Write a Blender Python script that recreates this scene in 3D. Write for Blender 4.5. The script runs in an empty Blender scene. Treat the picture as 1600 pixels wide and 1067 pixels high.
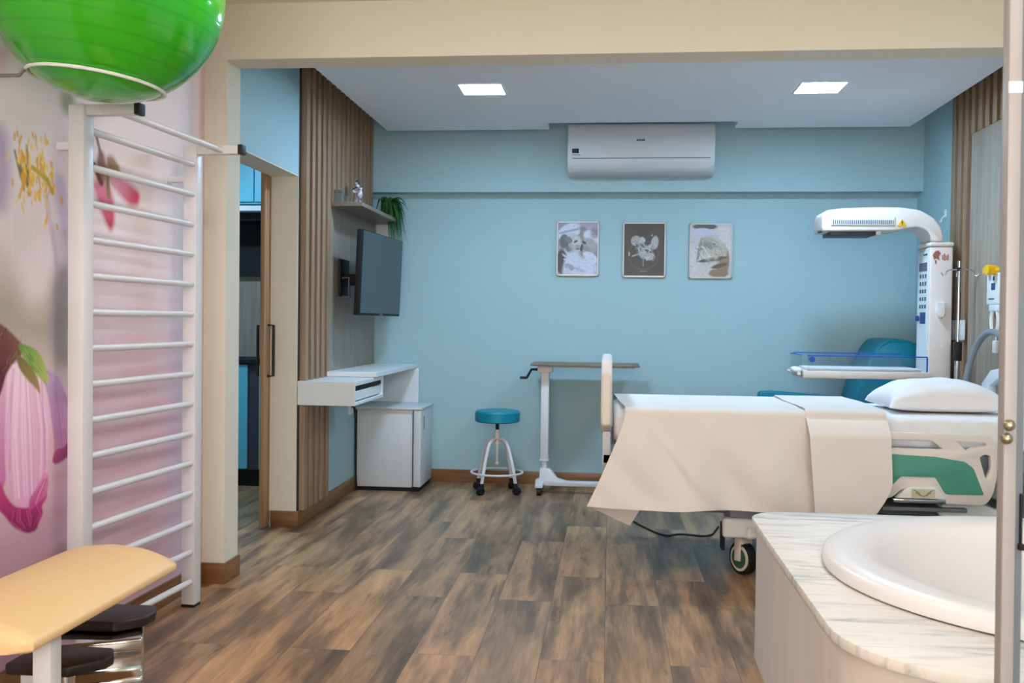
import bpy, bmesh, math, random
import numpy as np
from mathutils import Vector, Matrix
random.seed(7)
S = bpy.context.scene
COL = S.collection
# ------------------------------------------------------------------ camera
YAW, PITCH, ROLL, CAMH = -0.101156, -0.0207274, 0.0123568, 1.28
cy, sy, cp, sp, cr, sr = math.cos(YAW), math.sin(YAW), math.cos(PITCH), math.sin(PITCH), math.cos(ROLL), math.sin(ROLL)
fw = Vector((sy*cp, cy*cp, sp)); rt = Vector((cy, -sy, 0)); up = rt.cross(fw)
r2 = rt*cr + up*sr; u2 = up*cr - rt*sr
cam = bpy.data.cameras.new('camera'); cam.sensor_width = 36; cam.lens = 1495.65/1600*36
cam.clip_start = 0.05
cam.dof.use_dof = True; cam.dof.focus_distance = 6.0; cam.dof.aperture_fstop = 9.0
camo = bpy.data.objects.new('camera', cam); COL.objects.link(camo)
camo.matrix_world = Matrix(((r2.x, u2.x, -fw.x, 0), (r2.y, u2.y, -fw.y, 0), (r2.z, u2.z, -fw.z, CAMH), (0, 0, 0, 1)))
S.camera = camo
# ------------------------------------------------------------------ world, exposure, lamp strengths
w = bpy.data.worlds.new('world'); S.world = w; w.use_nodes = True
w.node_tree.nodes['Background'].inputs[0].default_value = (1.0, 0.95, 0.91, 1)
w.node_tree.nodes['Background'].inputs[1].default_value = 3.1   # warm sky fill, reaching the rooms through the added rear window
S.view_settings.view_transform = 'Standard'; S.view_settings.look = 'None'
S.view_settings.gamma = 1; S.view_settings.use_curve_mapping = False
S.view_settings.exposure = 1.55
S.cycles.max_bounces = 10; S.cycles.diffuse_bounces = 6
COOL, COOL_POWER = (0.47, 0.73, 1.0), 62.0
WARM, WARM_POWER = (1.0, 0.91, 0.83), 24.0

def lin(c):
    c = [x/255 for x in c]
    return tuple(x/12.92 if x <= .04045 else ((x+.055)/1.055)**2.4 for x in c)
# ------------------------------------------------------------------ materials
def newmat(name):
    m = bpy.data.materials.new(name); m.use_nodes = True
    return m, m.node_tree.nodes, m.node_tree.links, m.node_tree.nodes['Principled BSDF']
def mat(name, rgb, rough=.5, metal=0., var=.04, scale=14., bump=0., coat=0., spec=.5, stretch=(1, 1, 1), trans=0., ior=1.45):
    m, N, L, B = newmat(name)
    c = lin(rgb)
    B.inputs['Roughness'].default_value = rough; B.inputs['Metallic'].default_value = metal
    B.inputs['Coat Weight'].default_value = coat; B.inputs['Specular IOR Level'].default_value = spec
    B.inputs['Transmission Weight'].default_value = trans; B.inputs['IOR'].default_value = ior
    tc = N.new('ShaderNodeTexCoord'); mp = N.new('ShaderNodeMapping'); mp.inputs['Scale'].default_value = stretch
    L.new(tc.outputs['Object'], mp.inputs[0])
    nz = N.new('ShaderNodeTexNoise'); nz.inputs['Scale'].default_value = scale; nz.inputs['Detail'].default_value = 4
    L.new(mp.outputs[0], nz.inputs['Vector'])
    cr_ = N.new('ShaderNodeValToRGB')
    cr_.color_ramp.elements[0].position = .3; cr_.color_ramp.elements[1].position = .7
    cr_.color_ramp.elements[0].color = (*[x*(1-var) for x in c], 1)
    cr_.color_ramp.elements[1].color = (*[min(1, x*(1+var)) for x in c], 1)
    L.new(nz.outputs['Fac'], cr_.inputs[0]); L.new(cr_.outputs[0], B.inputs['Base Color'])
    if bump:
        bp = N.new('ShaderNodeBump'); bp.inputs['Strength'].default_value = bump; bp.inputs['Distance'].default_value = .004
        L.new(nz.outputs['Fac'], bp.inputs['Height']); L.new(bp.outputs[0], B.inputs['Normal'])
    return m
def wood(name, a, b, stretch=(14, 14, .9), rough=.5, scale=2.2):
    m, N, L, B = newmat(name)
    tc = N.new('ShaderNodeTexCoord'); mp = N.new('ShaderNodeMapping'); mp.inputs['Scale'].default_value = stretch
    L.new(tc.outputs['Object'], mp.inputs[0])
    nz = N.new('ShaderNodeTexNoise'); nz.inputs['Scale'].default_value = scale; nz.inputs['Detail'].default_value = 6; nz.inputs['Roughness'].default_value = .62
    L.new(mp.outputs[0], nz.inputs['Vector'])
    r_ = N.new('ShaderNodeValToRGB'); r_.color_ramp.elements[0].position = .33; r_.color_ramp.elements[1].position = .68
    r_.color_ramp.elements[0].color = (*lin(a), 1); r_.color_ramp.elements[1].color = (*lin(b), 1)
    L.new(nz.outputs['Fac'], r_.inputs[0]); L.new(r_.outputs[0], B.inputs['Base Color'])
    B.inputs['Roughness'].default_value = rough
    return m
def emit(name, rgb, power):
    m, N, L, B = newmat(name)
    B.inputs['Base Color'].default_value = (.9, .9, .9, 1)
    B.inputs['Emission Color'].default_value = (*rgb, 1); B.inputs['Emission Strength'].default_value = power
    return m
def vcol(name, rough=.5, coat=0.):
    m, N, L, B = newmat(name)
    a = N.new('ShaderNodeVertexColor'); a.layer_name = 'print'
    L.new(a.outputs['Color'], B.inputs['Base Color']); B.inputs['Roughness'].default_value = rough
    B.inputs['Coat Weight'].default_value = coat
    return m
def floor_mat():
    m, N, L, B = newmat('wood_plank_tile')
    tc = N.new('ShaderNodeTexCoord'); sx = N.new('ShaderNodeSeparateXYZ'); cx = N.new('ShaderNodeCombineXYZ')
    L.new(tc.outputs['Object'], sx.inputs[0]); L.new(sx.outputs['Y'], cx.inputs['X']); L.new(sx.outputs['X'], cx.inputs['Y'])
    bk = N.new('ShaderNodeTexBrick'); bk.offset = .37; bk.inputs['Scale'].default_value = 1
    bk.inputs['Brick Width'].default_value = 1.2; bk.inputs['Row Height'].default_value = .245
    bk.inputs['Mortar Size'].default_value = .0012; bk.inputs['Bias'].default_value = 0
    bk.inputs['Color1'].default_value = (0, 0, 0, 1); bk.inputs['Color2'].default_value = (1, 1, 1, 1); bk.inputs['Mortar'].default_value = (.5, .5, .5, 1)
    L.new(cx.outputs[0], bk.inputs['Vector'])
    # per-plank offset so that the figure breaks at each joint
    mul = N.new('ShaderNodeVectorMath'); mul.operation = 'SCALE'; mul.inputs['Scale'].default_value = 37.0
    L.new(bk.outputs['Color'], mul.inputs[0])
    add = N.new('ShaderNodeVectorMath'); add.operation = 'ADD'
    L.new(cx.outputs[0], add.inputs[0]); L.new(mul.outputs[0], add.inputs[1])
    def noise(st, sc, det, ro=.6, dist=0.):
        mp = N.new('ShaderNodeMapping'); mp.inputs['Scale'].default_value = st; L.new(add.outputs[0], mp.inputs[0])
        n = N.new('ShaderNodeTexNoise'); n.inputs['Scale'].default_value = sc; n.inputs['Detail'].default_value = det
        n.inputs['Roughness'].default_value = ro; n.inputs['Distortion'].default_value = dist
        L.new(mp.outputs[0], n.inputs['Vector']); return n
    big = noise((.55, 4.2, 1), 2.1, 6, .62, .25)
    r1 = N.new('ShaderNodeValToRGB'); e = r1.color_ramp.elements
    e[0].position = .30; e[0].color = (*lin((84, 68, 56)), 1)
    e[1].position = .72; e[1].color = (*lin((204, 162, 120)), 1)
    k = e.new(.44); k.color = (*lin((128, 102, 80)), 1)
    k = e.new(.55); k.color = (*lin((170, 134, 100)), 1)
    L.new(big.outputs['Fac'], r1.inputs[0])
    fine = noise((2.2, 48.0, 1), 2.6, 6, .75, .5)
    mx = N.new('ShaderNodeMix'); mx.data_type = 'RGBA'; mx.blend_type = 'OVERLAY'; mx.inputs['Factor'].default_value = .62
    L.new(r1.outputs[0], mx.inputs['A']); L.new(fine.outputs['Fac'], mx.inputs['B'])
    # dark cracks and knots
    kn = noise((.9, 9.0, 1), 2.6, 4, .6, .9)
    r2_ = N.new('ShaderNodeValToRGB'); r2_.color_ramp.elements[0].position = .29; r2_.color_ramp.elements[1].position = .37
    r2_.color_ramp.elements[0].color = (.40, .38, .37, 1); r2_.color_ramp.elements[1].color = (1, 1, 1, 1)
    L.new(kn.outputs['Fac'], r2_.inputs[0])
    m2 = N.new('ShaderNodeMix'); m2.data_type = 'RGBA'; m2.blend_type = 'MULTIPLY'; m2.inputs['Factor'].default_value = .85
    L.new(mx.outputs['Result'], m2.inputs['A']); L.new(r2_.outputs[0], m2.inputs['B'])
    # plank to plank tone
    rt_ = N.new('ShaderNodeValToRGB'); rt_.color_ramp.elements[0].color = (.74, .75, .77, 1); rt_.color_ramp.elements[1].color = (1.14, 1.06, .98, 1)
    L.new(bk.outputs['Color'], rt_.inputs[0])
    m3 = N.new('ShaderNodeMix'); m3.data_type = 'RGBA'; m3.blend_type = 'MULTIPLY'; m3.inputs['Factor'].default_value = 1
    L.new(m2.outputs['Result'], m3.inputs['A']); L.new(rt_.outputs[0], m3.inputs['B'])
    # joints
    m4 = N.new('ShaderNodeMix'); m4.data_type = 'RGBA'; m4.inputs['B'].default_value = (*lin((84, 68, 56)), 1)
    L.new(bk.outputs['Fac'], m4.inputs['Factor']); L.new(m3.outputs['Result'], m4.inputs['A'])
    L.new(m4.outputs['Result'], B.inputs['Base Color'])
    mr = N.new('ShaderNodeMapRange'); mr.inputs['To Min'].default_value = .24; mr.inputs['To Max'].default_value = .42
    L.new(fine.outputs['Fac'], mr.inputs['Value']); L.new(mr.outputs[0], B.inputs['Roughness'])
    bp = N.new('ShaderNodeBump'); bp.inputs['Strength'].default_value = .12; bp.inputs['Distance'].default_value = .003
    L.new(fine.outputs['Fac'], bp.inputs['Height']); L.new(bp.outputs[0], B.inputs['Normal'])
    return m
def marble():
    m, N, L, B = newmat('veined_marble')
    tc = N.new('ShaderNodeTexCoord'); mp = N.new('ShaderNodeMapping'); mp.inputs['Scale'].default_value = (2.0, 13.0, 3.0)
    mp.inputs['Rotation'].default_value = (0, 0, math.radians(-9))
    L.new(tc.outputs['Object'], mp.inputs[0])
    nz = N.new('ShaderNodeTexNoise'); nz.inputs['Scale'].default_value = 1.6; nz.inputs['Detail'].default_value = 7; nz.inputs['Roughness'].default_value = .6; nz.inputs['Distortion'].default_value = .7
    L.new(mp.outputs[0], nz.inputs['Vector'])
    r_ = N.new('ShaderNodeValToRGB'); e = r_.color_ramp.elements
    e[0].position = .34; e[0].color = (*lin((178, 176, 174)), 1); e[1].position = .52; e[1].color = (*lin((228, 222, 216)), 1)
    k = e.new(.42); k.color = (*lin((210, 206, 200)), 1)
    k = e.new(.75); k.color = (*lin((224, 216, 202)), 1)
    L.new(nz.outputs['Fac'], r_.inputs[0]); L.new(r_.outputs[0], B.inputs['Base Color'])
    B.inputs['Roughness'].default_value = .5; B.inputs['Specular IOR Level'].default_value = .3
    return m

M = {}
M['beige'] = mat('beige_paint', (222, 213, 196), .7, var=.01, scale=3)
M['blue'] = mat('pale_blue_paint', (162, 192, 198), .62, var=.012, scale=3)
M['ceil'] = mat('white_ceiling_paint', (236, 240, 246), .8, var=.01, scale=3)
M['floor'] = floor_mat()
M['base'] = wood('skirting_wood', (112, 74, 42), (148, 102, 62), (1.5, 1.5, 12), .4)
M['slat'] = wood('slat_oak', (134, 106, 82), (168, 138, 110), (22, 22, .8), .5)
M['slatback'] = mat('slat_backing_brown', (58, 42, 32), .6, var=.1)
M['board'] = wood('grey_oak_board', (138, 124, 110), (166, 150, 134), (16, 16, .9), .45)
M['shelfw'] = wood('shelf_oak', (116, 100, 88), (142, 124, 108), (6, .8, 6), .45)
M['doorw'] = wood('door_oak', (140, 104, 74), (176, 136, 100), (18, 18, .8), .45)
M['white'] = mat('white_enamel', (216, 214, 218), .35, var=.01)
M['fridge'] = mat('fridge_white', (204, 206, 208), .4, var=.01)
M['whitep'] = mat('white_plastic', (230, 230, 228), .4, var=.01)
M['cream'] = mat('cream_plastic', (226, 215, 207), .45, var=.015)
M['laminate'] = mat('white_laminate', (222, 224, 226), .3, var=.01)
M['black'] = mat('black_rubber', (24, 23, 24), .55, var=.1)
M['dark'] = mat('dark_gap', (14, 14, 15), .7, var=.1)
M['screen'] = mat('screen_glass', (38, 48, 58), .16, var=.02, spec=.6)
M['chrome'] = mat('polished_chrome', (205, 205, 205), .09, 1., var=.02)
M['steel'] = mat('brushed_steel', (150, 150, 152), .35, 1., var=.05)
M['greym'] = mat('grey_enamel', (128, 130, 138), .45, var=.04)
M['dgrey'] = mat('dark_grey_plastic', (62, 62, 68), .5, var=.05)
M['teal'] = mat('teal_vinyl', (0, 132, 156), .45, var=.04, bump=.08, scale=60)
M['green'] = mat('rail_green', (76, 148, 130), .45, var=.02)
M['wgreen'] = mat('wheel_green', (48, 92, 68), .5, var=.03)
M['cloth'] = mat('white_cotton', (226, 217, 211), .85, var=.012, bump=.12, scale=420)
M['sheet'] = mat('sheet_cotton', (232, 230, 232), .85, var=.012, bump=.1, scale=300)
M['pad'] = mat('cream_vinyl', (228, 192, 142), .5, var=.02, bump=.03, scale=80)
M['bpad'] = mat('black_vinyl', (36, 26, 26), .4, var=.06, bump=.05, scale=90)
M['ball'] = None
M['leaf'] = mat('trailing_leaf', (40, 92, 40), .5, var=.35, scale=30)
M['pot'] = mat('grey_pot', (112, 110, 104), .7, var=.08)
M['bluedge'] = mat('blue_acrylic_edge', (28, 92, 178), .25, var=.03)
M['blueknob'] = mat('blue_knob', (24, 70, 160), .35, var=.05)
M['cab'] = mat('cyan_cabinet', (96, 184, 204), .35, var=.015)
M['porc'] = mat('tub_acrylic', (232, 227, 228), .32, var=.004, coat=.1)
M['marble'] = marble()
M['marbleside'] = mat('veined_marble_panel', (216, 206, 198), .5, var=.05, scale=2.2, stretch=(5, 5, .8))
M['yellow'] = mat('yellow_plastic', (236, 184, 24), .4, var=.05)
M['red'] = mat('red_mark', (158, 96, 76), .5, var=.1)
M['mark'] = mat('grey_mark', (92, 98, 108), .5, var=.1)
M['bmark'] = mat('blue_mark', (40, 72, 120), .5, var=.1)
M['brass'] = mat('tarnished_nickel', (160, 152, 128), .3, .9, var=.1)
M['hose'] = mat('grey_hose', (128, 136, 142), .4, var=.06)
M['alu'] = mat('beige_aluminium', (158, 152, 151), .4, var=.01)
M['seal'] = mat('grey_seal', (104, 110, 118), .4, var=.03)
def clear(name, rgb, k):
    m, N, L, B = newmat(name)
    B.inputs['Base Color'].default_value = (*lin(rgb), 1); B.inputs['Roughness'].default_value = .04
    tr = N.new('ShaderNodeBsdfTransparent'); tr.inputs[0].default_value = (.97, .985, .99, 1); mx = N.new('ShaderNodeMixShader'); mx.inputs[0].default_value = k
    L.new(tr.outputs[0], mx.inputs[1]); L.new(B.outputs[0], mx.inputs[2]); L.new(mx.outputs[0], N['Material Output'].inputs['Surface'])
    return m
M['acrylic'] = clear('clear_acrylic_sheet', (120, 140, 150), .09)
M['coolp'] = emit('cool_panel', COOL, COOL_POWER)
M['warmp'] = emit('warm_panel', WARM, WARM_POWER)
M['print'] = vcol('mural_print', .6)
M['photo'] = vcol('photo_print', .35)

# ------------------------------------------------------------------ mesh building
class MB:
    def __init__(s): s.bm = bmesh.new()
    def _merge(s, t, mtx=None):
        if mtx is not None: bmesh.ops.transform(t, matrix=mtx, verts=t.verts)
        me = bpy.data.meshes.new('t'); t.to_mesh(me); t.free(); s.bm.from_mesh(me); bpy.data.meshes.remove(me)
        return s
    def box(s, x0, x1, y0, y1, z0, z1, bev=0., seg=2, mtx=None):
        t = bmesh.new(); bmesh.ops.create_cube(t, size=1)
        bmesh.ops.transform(t, matrix=Matrix.Translation(((x0+x1)/2, (y0+y1)/2, (z0+z1)/2)) @ Matrix.Diagonal((abs(x1-x0), abs(y1-y0), abs(z1-z0), 1)), verts=t.verts)
        if bev: bmesh.ops.bevel(t, geom=t.edges[:], offset=bev, segments=seg, profile=.5, affect='EDGES')
        return s._merge(t, mtx)
    def cyl(s, a, b, r0, r1=None, n=20):
        a, b = Vector(a), Vector(b); r1 = r0 if r1 is None else r1
        t = bmesh.new(); d = b-a
        bmesh.ops.create_cone(t, cap_ends=True, segments=n, radius1=r0, radius2=r1, depth=d.length)
        return s._merge(t, Matrix.Translation((a+b)/2) @ d.to_track_quat('Z', 'Y').to_matrix().to_4x4())
    def sphere(s, c, r, scale=(1, 1, 1), n=24, m=14, mtx=None):
        t = bmesh.new(); bmesh.ops.create_uvsphere(t, u_segments=n, v_segments=m, radius=r)
        return s._merge(t, Matrix.Translation(c) @ (mtx or Matrix.Identity(4)) @ Matrix.Diagonal((*scale, 1)))
    def lathe(s, prof, n=32, mtx=None):
        t = bmesh.new(); rings = []
        for r, z in prof:
            rings.append([t.verts.new((r*math.cos(2*math.pi*i/n), r*math.sin(2*math.pi*i/n), z)) for i in range(n)] if r > 1e-6 else [t.verts.new((0, 0, z))])
        for A, B in zip(rings, rings[1:]):
            for i in range(n):
                j = (i+1) % n
                if len(A) == 1 and len(B) > 1: t.faces.new((A[0], B[j], B[i]))
                elif len(B) == 1 and len(A) > 1: t.faces.new((A[i], A[j], B[0]))
                elif len(A) > 1: t.faces.new((A[i], A[j], B[j], B[i]))
        bmesh.ops.recalc_face_normals(t, faces=t.faces)
        return s._merge(t, mtx)
    def tube(s, pts, r, n=12, closed=False, smooth=0):
        P = [Vector(p) for p in pts]
        for _ in range(smooth):
            Q = []
            m = len(P)
            for i in range(m if closed else m-1):
                a, b = P[i], P[(i+1) % m]; Q += [a*.75+b*.25, a*.25+b*.75]
            if not closed: Q = [P[0]] + Q[1:-1] + [P[-1]]
            P = Q
        t = bmesh.new(); rings = []; N = len(P); prev = None
        for i in range(N):
            if closed: d = P[(i+1) % N]-P[i-1]
            else: d = P[min(i+1, N-1)]-P[max(i-1, 0)]
            d.normalize()
            if prev is None:
                a = d.orthogonal().normalized()
            else:
                a = (prev - d*prev.dot(d)).normalized()
            prev = a; b = d.cross(a)
            rr = r[i] if isinstance(r, (list, tuple)) else r
            rings.append([t.verts.new(P[i]+(a*math.cos(2*math.pi*k/n)+b*math.sin(2*math.pi*k/n))*rr) for k in range(n)])
        for i in range(N if closed else N-1):
            A, B = rings[i], rings[(i+1) % N]
            off = 0
            if closed and i == N-1:
                off = min(range(n), key=lambda o: (A[0].co-B[o].co).length)
            for k in range(n):
                t.faces.new((A[k], A[(k+1) % n], B[(k+1+off) % n], B[(k+off) % n]))
        if not closed:
            t.faces.new(rings[0][::-1]); t.faces.new(rings[-1])
        bmesh.ops.recalc_face_normals(t, faces=t.faces)
        return s._merge(t)
    def prism(s, poly, lo, hi, axis='Y', bev=0., seg=2):
        """polygon in the two other axes (x,z for Y; y,z for X; x,y for Z) extruded from lo to hi"""
        def P(a, b, c): return {'Y': (a, c, b), 'X': (c, a, b), 'Z': (a, b, c)}[axis]
        t = bmesh.new(); n = len(poly)
        A = [t.verts.new(P(a, b, lo)) for a, b in poly]; B = [t.verts.new(P(a, b, hi)) for a, b in poly]
        t.faces.new(A); t.faces.new(B[::-1])
        for i in range(n): t.faces.new((A[i], B[i], B[(i+1) % n], A[(i+1) % n]))
        bmesh.ops.recalc_face_normals(t, faces=t.faces)
        if bev: bmesh.ops.bevel(t, geom=t.edges[:], offset=bev, segments=seg, profile=.5, affect='EDGES')
        return s._merge(t)
    def plate(s, loops, y0, y1, bev=.003):
        """outline and holes in x,z (first loop outer), thickness y0..y1"""
        cu = bpy.data.curves.new('t', 'CURVE'); cu.dimensions = '2D'; cu.fill_mode = 'BOTH'
        cu.extrude = abs(y1-y0)/2-bev; cu.bevel_depth = bev; cu.bevel_resolution = 1
        for lp in loops:
            sp_ = cu.splines.new('POLY'); sp_.points.add(len(lp)-1); sp_.use_cyclic_u = True
            for p, (x, z) in zip(sp_.points, lp): p.co = (x, z, 0, 1)
        o = bpy.data.objects.new('t', cu); COL.objects.link(o)
        dg = bpy.context.evaluated_depsgraph_get(); dg.update()
        me = bpy.data.meshes.new_from_object(o.evaluated_get(dg)); t = bmesh.new(); t.from_mesh(me)
        bpy.data.objects.remove(o); bpy.data.curves.remove(cu); bpy.data.meshes.remove(me)
        bmesh.ops.remove_doubles(t, verts=t.verts, dist=1e-5)
        mt = Matrix(((1, 0, 0, 0), (0, 0, -1, (y0+y1)/2), (0, 1, 0, 0), (0, 0, 0, 1)))
        return s._merge(t, mt)
    def grid(s, f, nu, nv, thick=0., closed_u=False):
        t = bmesh.new()
        V = [[t.verts.new(f(i/nu, j/nv)) for j in range(nv+1)] for i in range(nu+1)]
        for i in range(nu):
            for j in range(nv): t.faces.new((V[i][j], V[i+1][j], V[i+1][j+1], V[i][j+1]))
        if thick:
            bmesh.ops.recalc_face_normals(t, faces=t.faces)
            bmesh.ops.solidify(t, geom=t.faces[:], thickness=thick)
        return s._merge(t)
    def raw(s, verts, faces):
        t = bmesh.new(); V = [t.verts.new(v) for v in verts]
        for f in faces: t.faces.new([V[i] for i in f])
        bmesh.ops.recalc_face_normals(t, faces=t.faces)
        return s._merge(t)
    def build(s, name, m, parent=None, sharp=.6, rel=True):
        if rel and parent is not None:
            root = parent
            off = Vector((0, 0, 0))
            while root is not None: off += root.location; root = root.parent
            bmesh.ops.translate(s.bm, verts=s.bm.verts, vec=-off)
        for f in s.bm.faces: f.smooth = True
        for e in s.bm.edges:
            if len(e.link_faces) != 2 or e.calc_face_angle(0) > sharp: e.smooth = False
        me = bpy.data.meshes.new(name); s.bm.to_mesh(me); s.bm.free()
        me.materials.append(M[m] if isinstance(m, str) else m)
        o = bpy.data.objects.new(name, me); COL.objects.link(o)
        if parent is not None: o.parent = parent
        return o
def thing(name, label, cat, loc, group=None):
    o = bpy.data.objects.new(name, None); COL.objects.link(o); o.location = loc
    o.empty_display_size = .1
    return tag(o, label, cat, group)
def tag(o, label, cat, group=None):
    o['label'] = label; o['category'] = cat
    if group: o['group'] = group
    return o
def struct(o):
    o['kind'] = 'structure'; return o
def copy_tree(o, parent=None):
    c = o.copy(); COL.objects.link(c)
    if parent is not None: c.parent = parent
    for ch in o.children: copy_tree(ch, c)
    return c

# ------------------------------------------------------------------ painted prints (what is printed on the mural and the photographs, and shade painted over the mural)
class Canvas:
    def __init__(s, nx, ny, x0, x1, y0, y1, fn=None):
        s.nx, s.ny, s.b = nx, ny, (x0, x1, y0, y1)
        s.X, s.Y = np.meshgrid(np.linspace(x0, x1, nx), np.linspace(y0, y1, ny))
        s.C = np.zeros((ny, nx, 3))
    def fill(s, rgb, a=1.):
        a = np.asarray(a)[..., None] if np.ndim(a) else a
        s.C = s.C*(1-a)+np.array(lin(rgb))*a
    def poly(s, P, rgb, soft=.01, a=1., grad=None, rounds=2):
        P = np.array(P, float); x, y = s.X, s.Y
        for _ in range(rounds):
            Q = np.roll(P, -1, 0); P = np.stack([P*.8+Q*.2, P*.2+Q*.8], 1).reshape(-1, 2)
        d = np.full(x.shape, 1e9); ins = np.zeros(x.shape, bool)
        for i in range(len(P)):
            p, q = P[i], P[(i+1) % len(P)]; e = q-p
            wx, wy = x-p[0], y-p[1]; t = np.clip((wx*e[0]+wy*e[1])/(e@e+1e-12), 0, 1)
            d = np.minimum(d, np.hypot(wx-e[0]*t, wy-e[1]*t))
            c = ((p[1] <= y) & (q[1] > y)) | ((q[1] <= y) & (p[1] > y))
            with np.errstate(divide='ignore', invalid='ignore'):
                xi = p[0]+(y-p[1])/(q[1]-p[1])*e[0]
            ins ^= c & (x < xi)
        sd = np.where(ins, d, -d); al = np.clip(sd/soft*.5+.5, 0, 1)*a
        if grad is None: s.fill(rgb, al)
        else:
            (u0, v0), (u1, v1), rgb2 = grad; e = np.array((u1-u0, v1-v0))
            t = np.clip(((x-u0)*e[0]+(y-v0)*e[1])/(e@e), 0, 1)[..., None]
            c = np.array(lin(rgb))*(1-t)+np.array(lin(rgb2))*t
            s.C = s.C*(1-al[..., None])+c*al[..., None]
    def ell(s, cx, cy_, rx, ry, rgb, rot=0., soft=.25, a=1.):
        c, n = math.cos(rot), math.sin(rot); dx, dy = s.X-cx, s.Y-cy_
        u, v = (dx*c+dy*n)/rx, (-dx*n+dy*c)/ry
        s.fill(rgb, np.clip((1-np.hypot(u, v))/soft+.5, 0, 1)*a)
    def stroke(s, x0, y0, x1, y1, wd, rgb, a=1.):
        e = np.array((x1-x0, y1-y0)); t = np.clip(((s.X-x0)*e[0]+(s.Y-y0)*e[1])/(e@e+1e-12), 0, 1)
        d = np.hypot(s.X-x0-e[0]*t, s.Y-y0-e[1]*t); s.fill(rgb, np.clip((wd-d)/wd*1.5, 0, 1)*a)
    def mesh(s, name, pos, m, parent=None):
        """pos(x, y) -> numpy xyz arrays"""
        co = np.stack(pos(s.X, s.Y), -1).reshape(-1, 3)
        idx = np.arange(s.nx*s.ny).reshape(s.ny, s.nx)
        F = np.stack([idx[:-1, :-1], idx[:-1, 1:], idx[1:, 1:], idx[1:, :-1]], -1).reshape(-1, 4)
        if parent is not None: co = co-np.array(parent.location)
        me = bpy.data.meshes.new(name); me.from_pydata(co.tolist(), [], F.tolist())
        ca = me.color_attributes.new('print', 'FLOAT_COLOR', 'POINT')
        ca.data.foreach_set('color', np.concatenate([np.clip(s.C, 0, 1).reshape(-1, 3), np.ones((s.nx*s.ny, 1))], 1).astype(np.float32).ravel())
        me.materials.append(m); o = bpy.data.objects.new(name, me); COL.objects.link(o)
        if parent is not None: o.parent = parent
        return o

# ================================================================== THE SETTING
XL, XR, YB, YU = -1.90, 2.30, 7.52, 7.39      # left and right walls, back wall, face of the beam above it
ZC = 2.71
struct(MB().box(-4.2, 2.6, -1.9, 8.0, -.1, 0).build('floor', 'floor'))
# back wall, with the deeper beam over it
mb = MB().box(-2.1, 2.5, YB, YB+.2, 0, 2.95).box(XL, XR, YU, YB, 2.283, 2.95)
struct(mb.build('wall_back', 'blue'))
# left wall of the bed room with the door opening (y 4.62 .. 5.70)
mb = MB().box(XL-.17, XL, 5.70, YB, 0, 2.95).box(XL-.17, XL, 4.60, 5.70, 2.155, 2.95).box(XL-.17, XL, 4.5, 4.62, 0, 2.95)
struct(mb.build('wall_left', 'blue'))
struct(MB().box(XR, XR+.15, -1.7, YB, 0, 2.95).build('wall_right', 'blue'))
struct(MB().box(-2.4, -1.5, -1.85, -1.7, 0, 2.95).box(1.7, XR+.15, -1.85, -1.7, 0, 2.95).box(-1.5, 1.7, -1.85, -1.7, 0, .8).box(-1.5, 1.7, -1.85, -1.7, 2.5, 2.95).build('wall_rear', 'beige'))
struct(MB().box(-1.5, -1.45, -1.82, -1.74, .8, 2.5).box(1.65, 1.7, -1.82, -1.74, .8, 2.5).box(-1.45, 1.65, -1.82, -1.74, .8, .85).box(-1.45, 1.65, -1.82, -1.74, 2.45, 2.5).box(.08, .12, -1.82, -1.74, .85, 2.45).build('added_fill_window', 'laminate'))  # unseen window, added behind the camera for soft frontal light
# partition: header beam over the wide opening and its pillar at the left
mb = MB().box(-2.07, -1.833, 4.43, 4.60, 0, 2.95).box(-1.833, XR, 4.43, 4.60, 2.513, 2.95)
struct(mb.build('partition_wall', 'beige'))
# mural wall (slightly out of square)
def mw(s_, z, off=0.): return (-1.945-.034*s_+off, 4.43-s_, z)
v = [mw(0, 0), mw(6.2, 0), mw(6.2, 2.95), mw(0, 2.95)]
v += [(a-.15, b, c) for a, b, c in v]
struct(MB().raw(v, [(0, 1, 2, 3), (7, 6, 5, 4), (0, 4, 5, 1), (1, 5, 6, 2), (2, 6, 7, 3), (3, 7, 4, 0)]).build('wall_mural_side', 'beige'))
# ceilings
mb = MB().box(-2.1, XR, 4.60, 7.105, 2.90, 2.95)       # slab over the gap
struct(MB().box(XL, XR, 4.60, YU, 2.86, 2.95).build('ceiling_slab', 'ceil'))
mb.bm.free()
mb = MB()
poly = [(-1.69, 4.60), (2.12, 4.60), (2.12, 7.13), (.885, 7.13), (.885, 6.905), (-.465, 6.905), (-.465, 7.13), (-1.69, 7.13)]
mb.prism(poly, ZC, ZC+.05, 'Z')
struct(mb.build('ceiling', 'ceil'))
struct(MB().box(-2.3, XR, -1.7, 4.43, 2.775, 2.85).build('ceiling_foreground', 'beige'))
# baseboards
struct(MB().box(XL, XR, YB-.014, YB, 0, .1, .002).build('baseboard_back', 'base'))
struct(MB().box(XL, XL+.014, 5.70, YB-.014, 0, .1, .002).box(XL-.16, XL+.014, 5.686, 5.70, 0, .1, .002).build('baseboard_left', 'base'))
struct(MB().box(-1.95, -1.821, 4.416, 4.43, 0, .1, .002).box(-1.833, -1.819, 4.43, 4.60, 0, .1, .002).build('baseboard_pillar', 'base'))
v = [mw(.02, 0, 0), mw(6, 0, 0), mw(6, .1, 0), mw(.02, .1, 0)]
v += [(a+.014, b, c) for a, b, c in v]
struct(MB().raw(v, [(0, 1, 2, 3), (7, 6, 5, 4), (0, 4, 5, 1), (1, 5, 6, 2), (2, 6, 7, 3), (3, 7, 4, 0)]).build('baseboard_mural', 'base'))
struct(MB().box(XR-.014, XR, 3.9, YB-.014, 0, .1, .002).build('baseboard_right', 'base'))
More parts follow.
